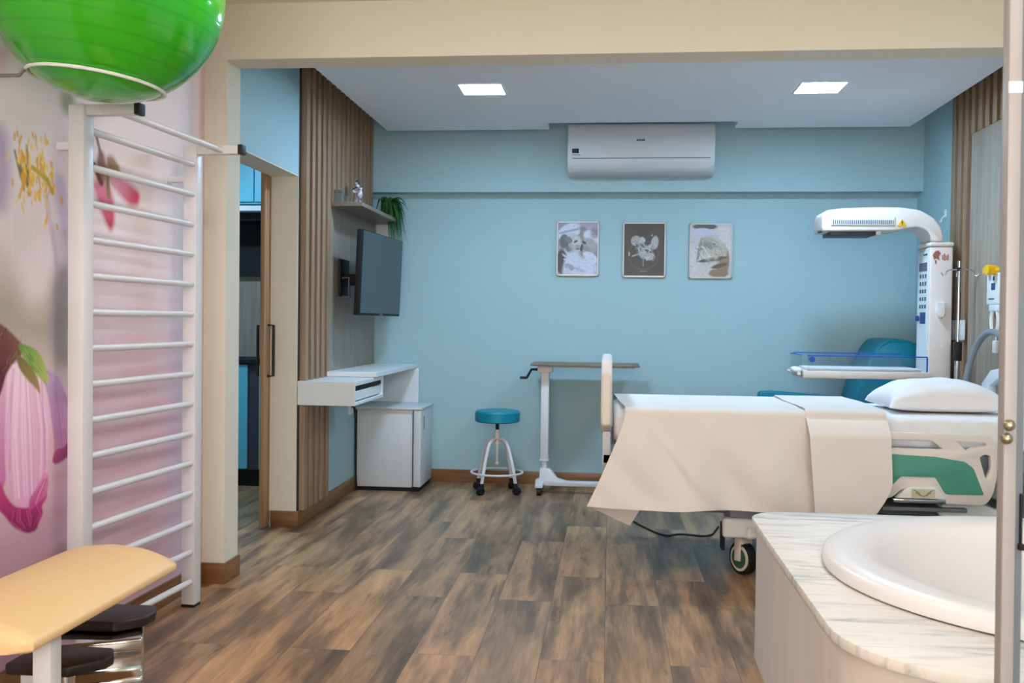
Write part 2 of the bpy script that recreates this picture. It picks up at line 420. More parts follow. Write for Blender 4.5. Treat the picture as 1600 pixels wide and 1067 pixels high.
# slatted oak cladding, left: full height slats by the door, then slats above the shelf and a flat board below it
mb = MB(); XB = XL+.006
PIT = .113
k = 0; y = 5.725
while y < 7.36:
    z0 = .1 if y < 6.2 else 2.06
    mb.box(XB, XB+.038, y, y+.058, z0, 2.855, .002, 1); y += PIT
struct(mb.build('trim_1', 'slat'))
struct(MB().box(XL, XB, 5.705, 6.27, .1, 2.855).box(XL, XB, 6.27, YU, 2.06, 2.855).build('trim_2', 'slatback'))
struct(MB().box(XL, XL+.03, 6.27, 7.50, .90, 2.06, .002, 1).build('trim_3', 'board'))
struct(MB().box(XL-.17, XL, 5.694, 5.70, .1, 2.155).box(XL-.17, XL, 4.62, 5.694, 2.149, 2.155).build('door_frame_1', 'beige'))
# right wall cladding
mb = MB(); y = 6.70
for k in range(22):
    yy = 6.63-k*PIT
    if yy < 4.7: break
    z0 = .1 if k < 3 else 2.5
    mb.box(XR-.04, XR-.006, yy, yy+.06, z0, 2.855, .002, 1)
struct(mb.build('trim_4', 'slat'))
struct(MB().box(XR-.006, XR, 4.65, 6.71, .1, 2.855).build('trim_5', 'slatback'))
struct(MB().box(XR-.036, XR-.006, 4.65, 6.345, .1, 2.5, .002, 1).build('trim_6', 'board'))
# pantry behind the doorway
struct(MB().box(-4.1, -4.0, 4.0, 7.7, 0, 2.6).build('wall_pantry_side', 'blue'))
struct(MB().box(-4.0, XL-.17, 7.55, 7.7, 0, 2.6).build('wall_pantry_back', 'board'))
struct(MB().box(-4.0, XL-.17, 4.0, 4.1, 0, 2.6).box(-2.17, XL-.17, 4.1, 4.6, 0, 2.6).build('wall_pantry_front', 'beige'))
struct(MB().box(-4.0, XL-.17, 4.1, 7.55, 2.6, 2.7).build('ceiling_pantry', 'ceil'))

# ------------------------------------------------------------------ ceiling lamps
def panel(x, y, z, label, pm, size=.256):
    t = thing('ceiling_panel_light', label, 'ceiling light', (x, y, z), 'recessed square panel lights')
    h = size/2
    f = MB()
    for a in ((-h-.012, h+.012, -h-.012, -h), (-h-.012, h+.012, h, h+.012), (-h-.012, -h, -h, h), (h, h+.012, -h, h)):
        f.box(x+a[0], x+a[1], y+a[2], y+a[3], z-.004, z-.0005)
    f.build('frame', 'whitep', t)
    MB().box(x-h, x+h, y-h, y+h, z-.003, z-.0005).build('diffuser', pm, t)
    return t
panel(-.80, 5.88, ZC, 'lit square ceiling panel nearer the slatted TV wall', 'coolp')
panel(1.24, 5.94, ZC, 'lit square ceiling panel above the infant warmer side', 'coolp')
panel(-.75, 3.0, 2.775, 'lit square ceiling panel before the beam on the wall bar side', 'warmp')
panel(1.15, 3.0, 2.775, 'lit square ceiling panel above the bathtub', 'warmp')
panel(-.75, .6, 2.775, 'lit square ceiling panel behind the viewer on the mural side', 'warmp')
panel(1.15, .6, 2.775, 'lit square ceiling panel behind the viewer on the tub side', 'warmp')
panel(-2.9, 6.0, 2.6, 'lit square ceiling panel inside the pantry', 'coolp', .24)

# ------------------------------------------------------------------ mural
cv = Canvas(420, 600, 0.0, 1.75, .1, 2.62)
X, Y = cv.X, cv.Y
rng = random.Random(3)
cv.fill((246, 232, 236))
cv.fill((214, 172, 186), np.clip((1.75-Y)/1.0, 0, 1)*.85)
st = .5+.25*np.sin(Y*47+np.sin(X*3)*2)+.25*np.sin(Y*83+1.3+X*2)  # horizontal streaks: shadows of the rungs, painted into the mural colour
cv.fill((188, 130, 148), st*np.clip((1.45-Y)/.4, 0, 1)*np.clip((1.05-X)/.3, 0, 1)*.32)
cv.fill((246, 236, 236), (1-st)*np.clip((1.05-X)/.3, 0, 1)*.3*np.clip((1.7-Y)/.3, 0, 1))
cv.fill((196, 192, 212), np.exp(-((X-.16)/.085)**2)*.85*np.clip((2.0-Y)/.5, .35, 1))
cv.fill((214, 182, 178), np.clip((.07-X)/.04, 0, 1)*.8)
cv.fill((178, 138, 160), np.clip((X-1.0)/.2, 0, 1)*np.clip((.75-Y)/.25, 0, 1)*.8)
cv.poly([(2.3, 1.55), (1.369, 1.45), (1.282, 1.34), (1.135, 1.44), (1.05, 1.408), (1.03, 1.1), (1.264, 1.1), (2.3, 1.2)], (166, 156, 142), .12, .95)
cv.poly([(1.21, 1.45), (1.05, 1.5), (1.03, 1.1), (1.209, 1.12)], (142, 140, 148), .03, .6)  # upright grey-lilac shadow, painted into the mural colour
cv.poly([(2.3, 1.95), (1.468, 1.93), (1.194, 1.971), (1.078, 1.784), (1.12, 1.5), (1.29, 1.325), (1.369, 1.40), (1.467, 1.62), (2.2, 1.6)], (236, 226, 234), .05, .95, ((1.3, 1.9), (1.25, 1.35), (222, 208, 218)))
for i in range(16):
    u = rng.random() if i else .5
    cv.stroke(1.45-.33*u, 1.92, 1.42-.24*u, 1.48, .007, rng.choice([(246, 238, 244), (216, 198, 214), (228, 210, 224)]), .12)
cv.stroke(1.23, 1.72, 1.16, 1.45, .02, (206, 180, 204), .6)
cv.stroke(1.15, 1.76, 1.07, 1.48, .05, (190, 172, 200), .6)
cv.poly([(1.9, 1.95), (1.468, 1.904), (1.429, 1.869), (1.418, 1.712), (1.451, 1.60), (1.9, 1.6)], (186, 164, 198), .03, .95)
cv.poly([(1.8, 2.2), (1.468, 2.164), (1.43, 2.154), (1.436, 2.089), (1.468, 2.06), (1.8, 2.05)], (222, 176, 200), .03, .8)
cv.ell(1.10, 2.06, .045, .045, (150, 156, 96), 0, .9, .8)
for i in range(9):
    x = 1.40-rng.random()*.08; y = 1.89-rng.random()*.12
    cv.stroke(x, y, x+rng.uniform(-.05, .02), y-rng.uniform(.05, .1), .009, (122, 102, 46), .8)
for i in range(120):
    x = 1.285+rng.gauss(0, .06); y = 1.775+rng.gauss(0, .075)
    L_ = rng.uniform(.008, .035); a = rng.uniform(-.5, .5)
    cv.stroke(x, y, x+math.sin(a)*L_, y-math.cos(a)*L_, rng.uniform(.005, .010), rng.choice([(238, 192, 60), (244, 208, 92), (226, 168, 40)]), .85)
cv.stroke(1.30, 1.79, 1.22, 1.76, .014, (196, 170, 30), .95); cv.stroke(1.22, 1.76, 1.19, 1.72, .014, (190, 160, 26), .95)
# hanging pink buds
cv.stroke(.915, 1.975, .885, 1.91, .014, (128, 104, 92), .9)
cv.poly([(.90, 1.925), (.86, 1.92), (.84, 1.86), (.85, 1.79), (.885, 1.775), (.91, 1.80), (.915, 1.87)], (134, 84, 66), .012, 1, ((.91, 1.9), (.85, 1.82), (168, 128, 96)))
cv.poly([(.85, 1.91), (.80, 1.92), (.755, 1.89), (.735, 1.835), (.76, 1.80), (.80, 1.80), (.83, 1.84)], (148, 108, 78), .012, 1, ((.84, 1.9), (.75, 1.82), (182, 158, 110)))
cv.poly([(.87, 1.86), (.70, 1.835), (.59, 1.802), (.60, 1.745), (.68, 1.735), (.79, 1.79)], (236, 160, 184), .015, 1, ((.76, 1.85), (.62, 1.75), (208, 52, 96)))
cv.poly([(.945, 1.79), (.889, 1.81), (.80, 1.785), (.78, 1.66), (.812, 1.612), (.866, 1.665)], (232, 130, 160), .015, 1, ((.86, 1.8), (.80, 1.62), (204, 40, 92)))
cv.stroke(.93, 1.86, .88, 1.80, .02, (110, 60, 56)); cv.stroke(.84, 1.86, .83, 1.76, .02, (150, 120, 70))
# large closed blossoms
back = [(1.271, 1.064), (1.209, 1.094), (1.145, 1.052), (1.094, 0.971), (1.065, 0.862), (1.069, 0.791), (1.113, 0.761), (1.167, 0.748), (1.189, 0.756), (1.174, 0.804), (1.197, 0.945)]
tip2 = [(1.189, 0.756), (1.167, 0.743), (1.124, 0.751), (1.065, 0.771), (1.065, 0.826), (1.097, 0.818), (1.121, 0.797), (1.152, 0.801), (1.174, 0.793)]
leftp = [(1.558, 1.08), (1.466, 1.106), (1.428, 1.094), (1.421, 0.879), (1.44, 0.711), (1.497, 0.699), (1.588, 0.776)]
mag = [(1.558, 0.761), (1.465, 0.732), (1.44, 0.678), (1.394, 0.633), (1.333, 0.622), (1.269, 0.641), (1.219, 0.655), (1.219, 0.632), (1.248, 0.61), (1.24, 0.581), (1.262, 0.556), (1.276, 0.53), (1.319, 0.526), (1.36, 0.543), (1.407, 0.571), (1.446, 0.613), (1.497, 0.657), (1.588, 0.715)]
cen = [(1.434, 1.133), (1.375, 1.143), (1.306, 1.119), (1.242, 1.062), (1.205, 0.969), (1.201, 0.831), (1.211, 0.695), (1.241, 0.64), (1.298, 0.615), (1.367, 0.624), (1.414, 0.663), (1.44, 0.732), (1.446, 0.861), (1.44, 1.009)]
inner = [(1.319, 0.601), (1.269, 0.623), (1.233, 0.635), (1.211, 0.667), (1.204, 0.716), (1.234, 0.732), (1.27, 0.682), (1.319, 0.646)]
brown = [(1.588, 1.284), (1.466, 1.254), (1.395, 1.211), (1.348, 1.177), (1.361, 1.143), (1.401, 1.123), (1.44, 1.084), (1.46, 1.032), (1.497, 0.972), (1.588, 1.061)]
sep1 = [(1.395, 1.153), (1.341, 1.133), (1.299, 1.105), (1.264, 1.045), (1.256, 1.004), (1.285, 1.029), (1.334, 1.063), (1.375, 1.102)]
grn = [(1.382, 1.183), (1.334, 1.181), (1.271, 1.158), (1.228, 1.107), (1.202, 1.041), (1.242, 1.044), (1.299, 1.092), (1.348, 1.134)]
def veins(top, bot, n, spread_t, spread_b, rgbs, wd=.004, a=.35):
    for i in range(n):
        u = i/(n-1)-.5; j = rng.uniform(-.008, .008)
        xa, xb = top[0]+u*spread_t, bot[0]+u*spread_b+j; xm = (xa+xb)/2+u*spread_t*.5
        c_ = rng.choice(rgbs)
        cv.stroke(xa, top[1], xm, (top[1]+bot[1])/2, wd, c_, a); cv.stroke(xm, (top[1]+bot[1])/2, xb, bot[1], wd, c_, a)
SF = .005
cv.poly(back, (190, 158, 200), SF, 1, ((1.15, 1.05), (1.11, .78), (216, 140, 180)))
veins((1.17, 1.04), (1.12, .79), 9, .06, .07, [(170, 130, 184), (226, 176, 208)])
cv.poly(tip2, (186, 60, 124), SF, .9, ((1.16, .80), (1.12, .745), (120, 14, 74)))
cv.poly(leftp, (222, 176, 208), SF, 1, ((1.45, 1.1), (1.45, .72), (196, 110, 168)))
cv.poly(mag, (190, 50, 124), SF, 1, ((1.33, .66), (1.36, .535), (122, 4, 70)))
veins((1.34, .62), (1.32, .55), 12, .12, .07, [(104, 0, 60), (206, 84, 150)], .004, .5)
cv.poly(cen, (240, 210, 230), SF, 1, ((1.32, 1.12), (1.31, .62), (222, 160, 200)))
veins((1.34, 1.10), (1.32, .66), 17, .13, .19, [(216, 160, 204), (248, 226, 240), (206, 146, 194)], .006, .4)
cv.stroke(1.25, 1.05, 1.225, .74, .008, (196, 130, 184), .5); cv.stroke(1.41, 1.05, 1.42, .76, .008, (200, 136, 186), .5)
cv.poly(inner, (226, 150, 190), SF, 1, ((1.22, .72), (1.28, .61), (196, 70, 138)))
veins((1.225, .70), (1.27, .625), 7, .02, .07, [(240, 186, 212), (176, 50, 120)], .003, .5)
cv.poly(brown, (124, 78, 66), SF, 1, ((1.36, 1.17), (1.47, 1.08), (84, 26, 40)))
for i in range(26):
    x = rng.uniform(1.36, 1.5); y = rng.uniform(1.08, 1.22)
    cv.stroke(x, y, x-rng.uniform(0, .03), y+rng.uniform(.01, .03), .004, rng.choice([(150, 100, 84), (74, 28, 36), (166, 128, 96)]), .5)
cv.poly(sep1, (112, 104, 52), SF, 1, ((1.38, 1.14), (1.26, 1.01), (160, 136, 84)))
cv.poly(grn, (96, 146, 56), SF, 1, ((1.36, 1.17), (1.21, 1.05), (178, 188, 104)))
for i in range(18):
    u = rng.random(); x = 1.36-.14*u; y = 1.165-.10*u+rng.uniform(-.03, .02)
    cv.stroke(x, y, x-.02, y-.018, .003, rng.choice([(70, 120, 44), (150, 180, 90)]), .6)
t = thing('wall_mural', 'printed mural of pink magnolia blossoms on the wall behind the bars', 'mural', mw(1.0, .1))
cv.mesh('printed_panel', lambda a, b: (-1.945-.034*a+.003, 4.43-a, b), M['print'], t)

# ------------------------------------------------------------------ wall bars
t = thing('wall_bars', 'white metal wall bars ladder standing before the magnolia mural', 'wall bars', (-1.87, 3.67, 0))
ang = math.atan2(.058, .80)
P0, P1 = Vector((-1.893, 3.27, 0)), Vector((-1.835, 4.07, 0)); d = (P1-P0).normalized(); nx = Vector((d.y, -d.x, 0))
def lad(a, b, z): p = P0+d*a+nx*b; return Vector((p.x, p.y, z))
RZ = Matrix.Translation(P0) @ Matrix.Rotation(-ang, 4, 'Z')
Lg = (P1-P0).length
for a in (0, Lg):
    MB().box(-.031, .031, a-.031, a+.031, .012, 2.034, .004, 2, RZ).build('post', 'white', t)
    MB().box(.031, .218, a-.02, a+.02, 1.996, 2.034, .003, 2, RZ).build('top_arm', 'white', t)
    MB().box(.218, .238, a-.022, a+.022, 1.994, 2.036, .003, 2, RZ).build('arm_cap', 'black', t)
    MB().box(-.031, .031, a-.031, a+.031, 0, .012, .003, 1, RZ).build('foot_cap', 'black', t)
    for zb in (1.89,):
        MB().box(-.120, -.031, a-.014, a+.014, zb-.014, zb+.014, .002, 1, RZ).box(-.124, -.112, a-.022, a+.022, zb-.028, zb+.028, .002, 1, RZ).build('wall_bracket', 'white', t)
for k in range(15):
    MB().cyl(lad(.02, .012, .114+.1312*k), lad(Lg-.02, .012, .114+.1312*k), .0135, n=14).build('rung', 'white', t)
MB().cyl(lad(0, .14, 2.012), lad(Lg, .14, 2.012), .0135, n=14).build('rung', 'white', t)

# ------------------------------------------------------------------ ball and the rail behind it
bc = Vector((-1.62, 2.95, 2.338)); R = .3655
vd = (bc-Vector((0, 0, CAMH))).normalized(); dn = (Vector((0, 0, -1))-vd*Vector((0, 0, -1)).dot(vd)).normalized(); sd_ = vd.cross(dn)
ax = ((dn*.995-sd_*.10*-1)*math.cos(.27)-vd*math.sin(.27)).normalized()
def ballmat():
    m, N, L, B = newmat('green_ball_vinyl')
    B.inputs['Roughness'].default_value = .16; B.inputs['Coat Weight'].default_value = .4
    tc = N.new('ShaderNodeTexCoord'); wv = N.new('ShaderNodeTexWave'); wv.wave_type = 'BANDS'; wv.bands_direction = 'Z'
    wv.inputs['Scale'].default_value = 7.0; wv.inputs['Distortion'].default_value = .3
    L.new(tc.outputs['Object'], wv.inputs['Vector'])
    pw = N.new('ShaderNodeMath'); pw.operation = 'POWER'; pw.inputs[1].default_value = 14; L.new(wv.outputs['Fac'], pw.inputs[0])
    bp = N.new('ShaderNodeBump'); bp.inputs['Strength'].default_value = .10; bp.inputs['Distance'].default_value = .003; bp.invert = True
    L.new(pw.outputs[0], bp.inputs['Height']); L.new(bp.outputs[0], B.inputs['Normal'])
    mx = N.new('ShaderNodeMix'); mx.data_type = 'RGBA'; mx.inputs['A'].default_value = (*lin((44, 166, 18)), 1); mx.inputs['B'].default_value = (*lin((40, 156, 18)), 1)
    L.new(pw.outputs[0], mx.inputs['Factor']); L.new(mx.outputs['Result'], B.inputs['Base Color'])
    B.inputs['Subsurface Weight'].default_value = .0
    return m
t = thing('exercise_ball', 'large glossy green exercise ball held above the wall bars', 'exercise ball', bc)
t.rotation_euler = ax.to_track_quat('Z', 'Y').to_euler()
MB().sphere((0, 0, 0), R, n=72, m=40).build('ball', ballmat(), t, rel=False)
a0 = math.asin(103/185.)
t2 = thing('ball_holder', 'white ring ball holder on the mural wall under the green ball', 'ball holder', (-1.95, 2.95, 2.05))
q_ = ax.to_track_quat('Z', 'Y'); RR = R+.006
ringp = [bc+q_ @ Vector((RR*math.sin(a0)*math.cos(q), RR*math.sin(a0)*math.sin(q), RR*math.cos(a0))) for q in [2*math.pi*i/72 for i in range(72)]]
mbt = MB(); mbt.tube(ringp, .0055, 8, True); mbt.build('ring', 'whitep', t2)
lp = min(ringp, key=lambda p: (p-Vector((0, 0, CAMH))).dot(r2)/(p-Vector((0, 0, CAMH))).dot(fw))
wp = Vector((-1.945-.034*(4.43-lp.y+.02), lp.y-.02, lp.z-.028))
mbt = MB(); mbt.tube([lp, lp+Vector((-.02, 0, -.022)), wp], .006, 10); mbt.build('arm', 'steel', t2)
MB().cyl(wp, wp+Vector((.01, 0, 0)), .03).build('wall_plate', 'steel', t2)

# ------------------------------------------------------------------ cream bench and the low chrome machine
t = thing('padded_bench', 'cream padded bench with domed top on white steel legs', 'bench', (-1.53, 2.5, 0))
def padf(u, v):
    # closed loop around the section, v along y
    q = u*2*math.pi; c, s_ = math.cos(q), math.sin(q)
    x = .212*math.copysign(abs(c)**.35, c)
    zz = math.copysign(abs(s_)**.5, s_)
    dome = .046*(1-(x/.212)**2)
    z = .487+(.019+dome)*zz if s_ > 0 else .487+.021*zz
    e = min(v, 1-v); k = 1-max(0, (.02-e)/.02)**2*.16
    return (-1.572+x*k, 2.13+v*.80, .487+(z-.487)*k)
pb = MB(); pb.grid(padf, 56, 40)
bmesh.ops.remove_doubles(pb.bm, verts=pb.bm.verts, dist=1e-5)
bmesh.ops.holes_fill(pb.bm, edges=[e for e in pb.bm.edges if e.is_boundary], sides=0)
bmesh.ops.recalc_face_normals(pb.bm, faces=pb.bm.faces)
pb.build('seat_pad', 'pad', t, sharp=.9)
for (x, y) in ((-1.425, 2.31), (-1.73, 2.31), (-1.73, 2.73)):
    MB().box(x-.025, x+.025, y-.025, y+.025, .0, .468, .004).build('leg', 'white', t)
MB().box(-1.72, -1.44, 2.29, 2.33, .43, .467, .003).build('cross_rail', 'white', t)
MB().box(-1.72, -1.69, 2.33, 2.74, .43, .467, .003).build('side_rail_bar', 'white', t)

t = thing('exercise_stepper', 'low chrome exercise machine with two black pads beside the cream bench', 'exercise machine', (-1.62, 2.95, 0))
prof = [(-.13, 0), (-.13, .05), (-.118, .075), (-.118, .13), (-.09, .155), (-.09, .20), (-.125, .225), (-.125, .262), (.125, .262), (.125, .225), (.09, .20), (.09, .155), (.118, .13), (.118, .075), (.13, .05), (.13, 0)]
mb = MB(); mb.prism([(a*1.0, b) for a, b in prof], -.15, .125, 'X', .010, 3)
bmesh.ops.transform(mb.bm, matrix=Matrix.Translation((-1.625, 2.945, 0)) @ Matrix.Rotation(math.radians(26), 4, 'Z'), verts=mb.bm.verts)
mb.build('body', 'chrome', t)
def bpad(y0, y1, x1, z, x0=-1.86):
    poly = [(x0, y0), (x1-.075, y0), (x1-.004, y0+.075), (x1, (y0+y1)/2+.03), (x1-.03, y1), (x0, y1)]
    return MB().prism(poly, z, z+.034, 'Z', .009, 3)
bpad(2.90, 3.10, -1.488, .268).build('pedal', 'bpad', t)
bpad(2.53, 2.70, -1.425, .262, -1.69).build('pedal', 'bpad', t)
MB().cyl((-1.55, 2.61, .03), (-1.55, 2.61, .268), .022).cyl((-1.55, 2.61, .03), (-1.58, 2.82, .03), .018).build('pedal_strut', 'chrome', t)
MB().box(-1.62, -1.46, 2.545, 2.675, 0, .03, .006).build('foot', 'black', t)

# ------------------------------------------------------------------ pantry: sliding door, cabinets
t = thing('sliding_door', 'oak sliding door leaf with black pull handles, half open in the doorway', 'door', (-2.09, 5.9, 0))
MB().box(-2.118+.018, -2.077+.005, 5.60, 6.5, .01, 2.2, .003).build('door_leaf', 'doorw', t)
for xs, e in ((-2.10, -1), (-2.072, 1)):
    MB().tube([(xs, 5.66, .93), (xs+e*.035, 5.66, .93), (xs+e*.035, 5.66, 1.24), (xs, 5.66, 1.24)], .009, 10).build('handle', 'black', t)
MB().box(-2.125, -2.068, 5.3, 6.5, 2.2, 2.23, .002).build('track', 'steel', t)
t = thing('wall_cabinet', 'glossy cyan upper cabinet seen through the doorway', 'cabinet', (-3.0, 7.2, 2.07))
MB().box(-3.9, -2.1, 7.02, 7.5, 2.145, 2.58).build('body', 'cab', t)
for x0, x1 in ((-3.9, -3.28), (-3.275, -2.682), (-2.676, -2.1)): MB().box(x0, x1, 7.0, 7.018, 2.16, 2.58, .002, 1).build('door', 'cab', t)
MB().box(-3.9, -2.1, 6.99, 7.5, 2.09, 2.13, .002, 1).build('base_shelf', 'laminate', t)
t = thing('base_cabinet', 'cyan lower cabinet with dark worktop seen through the doorway', 'cabinet', (-3.0, 7.2, 0))
MB().box(-3.9, -2.1, 7.02, 7.5, .13, .94).build('body', 'dgrey', t)
for x0, x1 in ((-3.9, -3.3), (-3.29, -2.72), (-2.63, -2.1)): MB().box(x0, x1, 7.0, 7.018, .14, .93, .002, 1).build('door', 'cab', t)
MB().box(-3.9, -2.1, 6.98, 7.5, .94, .97, .003, 1).build('worktop', 'dark', t)
MB().box(-3.9, -2.1, 7.06, 7.45, 0, .13).build('plinth', 'dark', t)
t = MB().box(-3.9, -2.1, 7.50, 7.545, .97, 2.1).build('backsplash', 'board'); tag(t, 'dark wood backsplash board behind the pantry worktop', 'panel')
t = thing('microwave_shelf', 'dark open shelf box under the cyan upper cabinet', 'shelf', (-3, 7.2, 1.6))
MB().box(-3.9, -2.1, 7.1, 7.5, 2.03, 2.09).box(-3.9, -2.1, 7.44, 7.5, 1.62, 2.03).build('shelf_box', 'dark', t)

# ------------------------------------------------------------------ desk, fridge, TV, shelf
t = thing('wall_desk', 'white wall desk with open drawer bay under the television', 'desk', (-1.7, 6.6, 0))
x0, x1 = XL+.002, -1.54
mb = MB().box(x0, x1, 5.70, 5.725, .752, .90, .002, 1).box(x0, x1, 5.725, 6.45, .873, .90, .002, 1).box(x0, x1, 5.725, 6.45, .752, .772, .002, 1).box(x0, x0+.02, 5.725, 6.45, .772, .873).box(x0, x1-.0, 6.43, 6.45, .772, .873)
mb.build('drawer_box', 'laminate', t)
dr = MB().box(x0+.05, x1-.012, 5.735, 6.42, .78, .838, .002, 1).build('drawer', 'laminate', t)
MB().box(x1-.016, x1-.0115, 5.73, 6.425, .845, .872).build('slot', 'dark', t)
MB().box(x0+.035, -1.52, 6.18, 7.515, .902, .935, .003, 1).build('desk_top', 'laminate', t)
MB().box(x0+.017, -1.50, 7.47, 7.502, 0.02, .902, .002, 1).build('end_panel', 'laminate', t)
# minibar
t = thing('mini_fridge', 'white mini fridge under the far end of the white desk', 'fridge', (-1.64, 7.22, 0))
MB().box(-1.875, -1.452, 7.02, 7.46, .03, .612, .006).build('cabinet_body', 'fridge', t)
MB().box(-1.88, -1.376, 7.0, 7.462, .612, .632, .006).build('top_cap', 'fridge', t)
fd = MB().box(-1.442, -1.384, 7.005, 7.46, .035, .612, .01, 3).build('door', 'fridge', t)
MB().box(-1.384, -1.379, 7.1, 7.13, .46, .56, .002).build('handle', 'greym', fd)
MB().box(-1.452, -1.442, 7.025, 7.455, .04, .61).build('door_gasket', 'mark', t)
MB().box(-1.87, -1.40, 7.03, 7.45, .0, .03, .002).build('plinth', 'dark', t)
MB().box(-1.888, -1.876, 7.04, 7.44, .05, .60).build('rear_panel', 'dark', t)
t = thing('power_cord', 'thin black cord hanging beside the mini fridge under the desk', 'cord', (-1.85, 6.95, 0))
MB().tube([(-1.882, 6.93, .64), (-1.86, 6.90, .62), (-1.855, 6.93, .4), (-1.865, 6.96, .2), (-1.862, 6.98, .006), (-1.865, 7.01, .02)], .005, 8, smooth=2).build('cable', 'black', t)
MB().box(-1.898, -1.875, 6.915, 6.945, .63, .66, .003).build('plug', 'black', t)
t = thing('wall_socket', 'small white socket on the wall under the desk', 'socket', (-1.89, 6.93, .64))
MB().box(XL, XL+.008, 6.86, 6.98, .58, .70, .003).build('plate', 'whitep', t)
# shelf
t = thing('wall_shelf', 'grey oak floating shelf above the television', 'shelf', (-1.78, 6.9, 2.05))
MB().box(XL+.03, -1.655, 6.28, 7.49, 2.040, 2.068, .002, 1).build('board', 'shelfw', t)
# television
t = thing('television', 'flat black television on a wall arm above the white desk', 'television', (-1.66, 6.75, 1.6))
A = Vector((-1.652, 6.26, 0)); Bq = Vector((-1.60, 7.25, 0)); dd = (Bq-A).normalized(); nn = Vector((dd.y, -dd.x, 0))
mid = (A+Bq)/2
TM = Matrix.Translation((mid.x, mid.y, 1.598)) @ Matrix(((nn.x, dd.x, 0, 0), (nn.y, dd.y, 0, 0), (0, 0, 1, 0), (0, 0, 0, 1))) @ Matrix.Rotation(math.radians(2.2), 4, 'Y')
W2 = (Bq-A).length/2
MB().box(-.042, 0, -W2, W2, -.288, .288, .005, 2, TM).build('housing', 'dark', t)
MB().box(.0, .0025, -W2+.008, W2-.008, -.272, .282, 0, 2, TM).build('screen', 'screen', t)
MB().box(-.07, -.042, -.22, .22, -.2, .16, .01, 2, TM).build('rear_cover', 'dark', t)
MB().box(.0, .004, -.03, .03, -.284, -.276, 0, 2, TM).build('status_light_bar', 'greym', t)
mb = MB(); mb.box(XL+.03, XL+.045, 6.47, 6.70, 1.44, 1.70, .003).box(XL+.045, -1.70, 6.56, 6.60, 1.52, 1.60, .004)
mb.build('wall_arm', 'black', t)
MB().tube([(-1.85, 6.50, 1.44), (-1.80, 6.50, 1.44), (-1.80, 6.50, 1.57), (-1.85, 6.50, 1.57)], .009, 8).build('arm_bracket', 'steel', t)
# things on the shelf
t = thing('figurine', 'small black and white figurine of an embracing pair on the shelf', 'figurine', (-1.76, 6.57, 2.068))
def figmat():
    m, N, L, B = newmat('patched_ceramic')
    tc = N.new('ShaderNodeTexCoord'); vo = N.new('ShaderNodeTexVoronoi'); vo.inputs['Scale'].default_value = 34
    L.new(tc.outputs['Object'], vo.inputs['Vector']); r_ = N.new('ShaderNodeValToRGB'); r_.color_ramp.interpolation = 'CONSTANT'
    e = r_.color_ramp.elements; e[0].color = (*lin((226, 222, 226)), 1); e[1].position = .62; e[1].color = (*lin((52, 50, 58)), 1)
    k = e.new(.42); k.color = (*lin((176, 160, 172)), 1)
    L.new(vo.outputs['Color'], r_.inputs[0]); L.new(r_.outputs[0], B.inputs['Base Color']); B.inputs['Roughness'].default_value = .3
    return m
M['fig'] = figmat()
f0 = (-1.76, 6.57, 2.068)
def TL(x=0, y=0, z=0): return Matrix.Translation((f0[0]+x, f0[1]+y, f0[2]+z))
MB().lathe([(0, 0), (.042, 0), (.045, .008), (.036, .014), (.0, .014)], 24, TL()).build('base', 'fig', t)
mb = MB(); mb.lathe([(0, .014), (.032, .016), (.030, .05), (.024, .09), (.028, .12), (.026, .135), (.012, .148), (.010, .155), (0, .156)], 24, TL(-.004))
mb.sphere((f0[0]-.008, f0[1], f0[2]+.172), .019, (1, 1, 1.15)); mb.tube([(f0[0]-.028, f0[1]-.005, f0[2]+.135), (f0[0]-.03, f0[1]-.03, f0[2]+.10), (f0[0]+.012, f0[1]-.034, f0[2]+.095)], .009, 8, smooth=2)
mb.build('adult_figure', 'fig', t)
mb = MB(); mb.sphere((f0[0]+.018, f0[1]-.026, f0[2]+.085), .02, (1, 1, 1.6)); mb.sphere((f0[0]+.02, f0[1]-.028, f0[2]+.125), .014)
mb.tube([(f0[0]+.018, f0[1]-.026, f0[2]+.06), (f0[0]+.024, f0[1]-.03, f0[2]+.016)], .011, 8)
mb.build('child_figure', 'fig', t)
for (y, z1, lab) in ((6.33, .085, 'grey keepsake box at the near end of the shelf'), (6.46, .065, 'lower grey keepsake box next to the figurine')):
    t = thing('keepsake_box', lab, 'box', (-1.82, y, 2.068), 'grey boxes on the shelf')
    MB().box(-1.855, -1.80, y-.03, y+.03, 2.0685, 2.068+z1*.8, .002, 1).build('box_body', 'pot', t)
    MB().box(-1.857, -1.798, y-.032, y+.032, 2.068+z1*.8, 2.068+z1, .002, 1).build('lid', 'pot', t)
t = thing('trailing_plant', 'green trailing plant in a grey pot at the far end of the shelf', 'plant', (-1.735, 7.36, 2.068))
MB().lathe([(0, 0), (.042, 0), (.056, .10), (.058, .105), (.05, .105), (.046, .09), (0, .09)], 24, Matrix.Translation((-1.735, 7.36, 2.0685))).build('pot', 'pot', t)
lf = MB(); rng = random.Random(5)
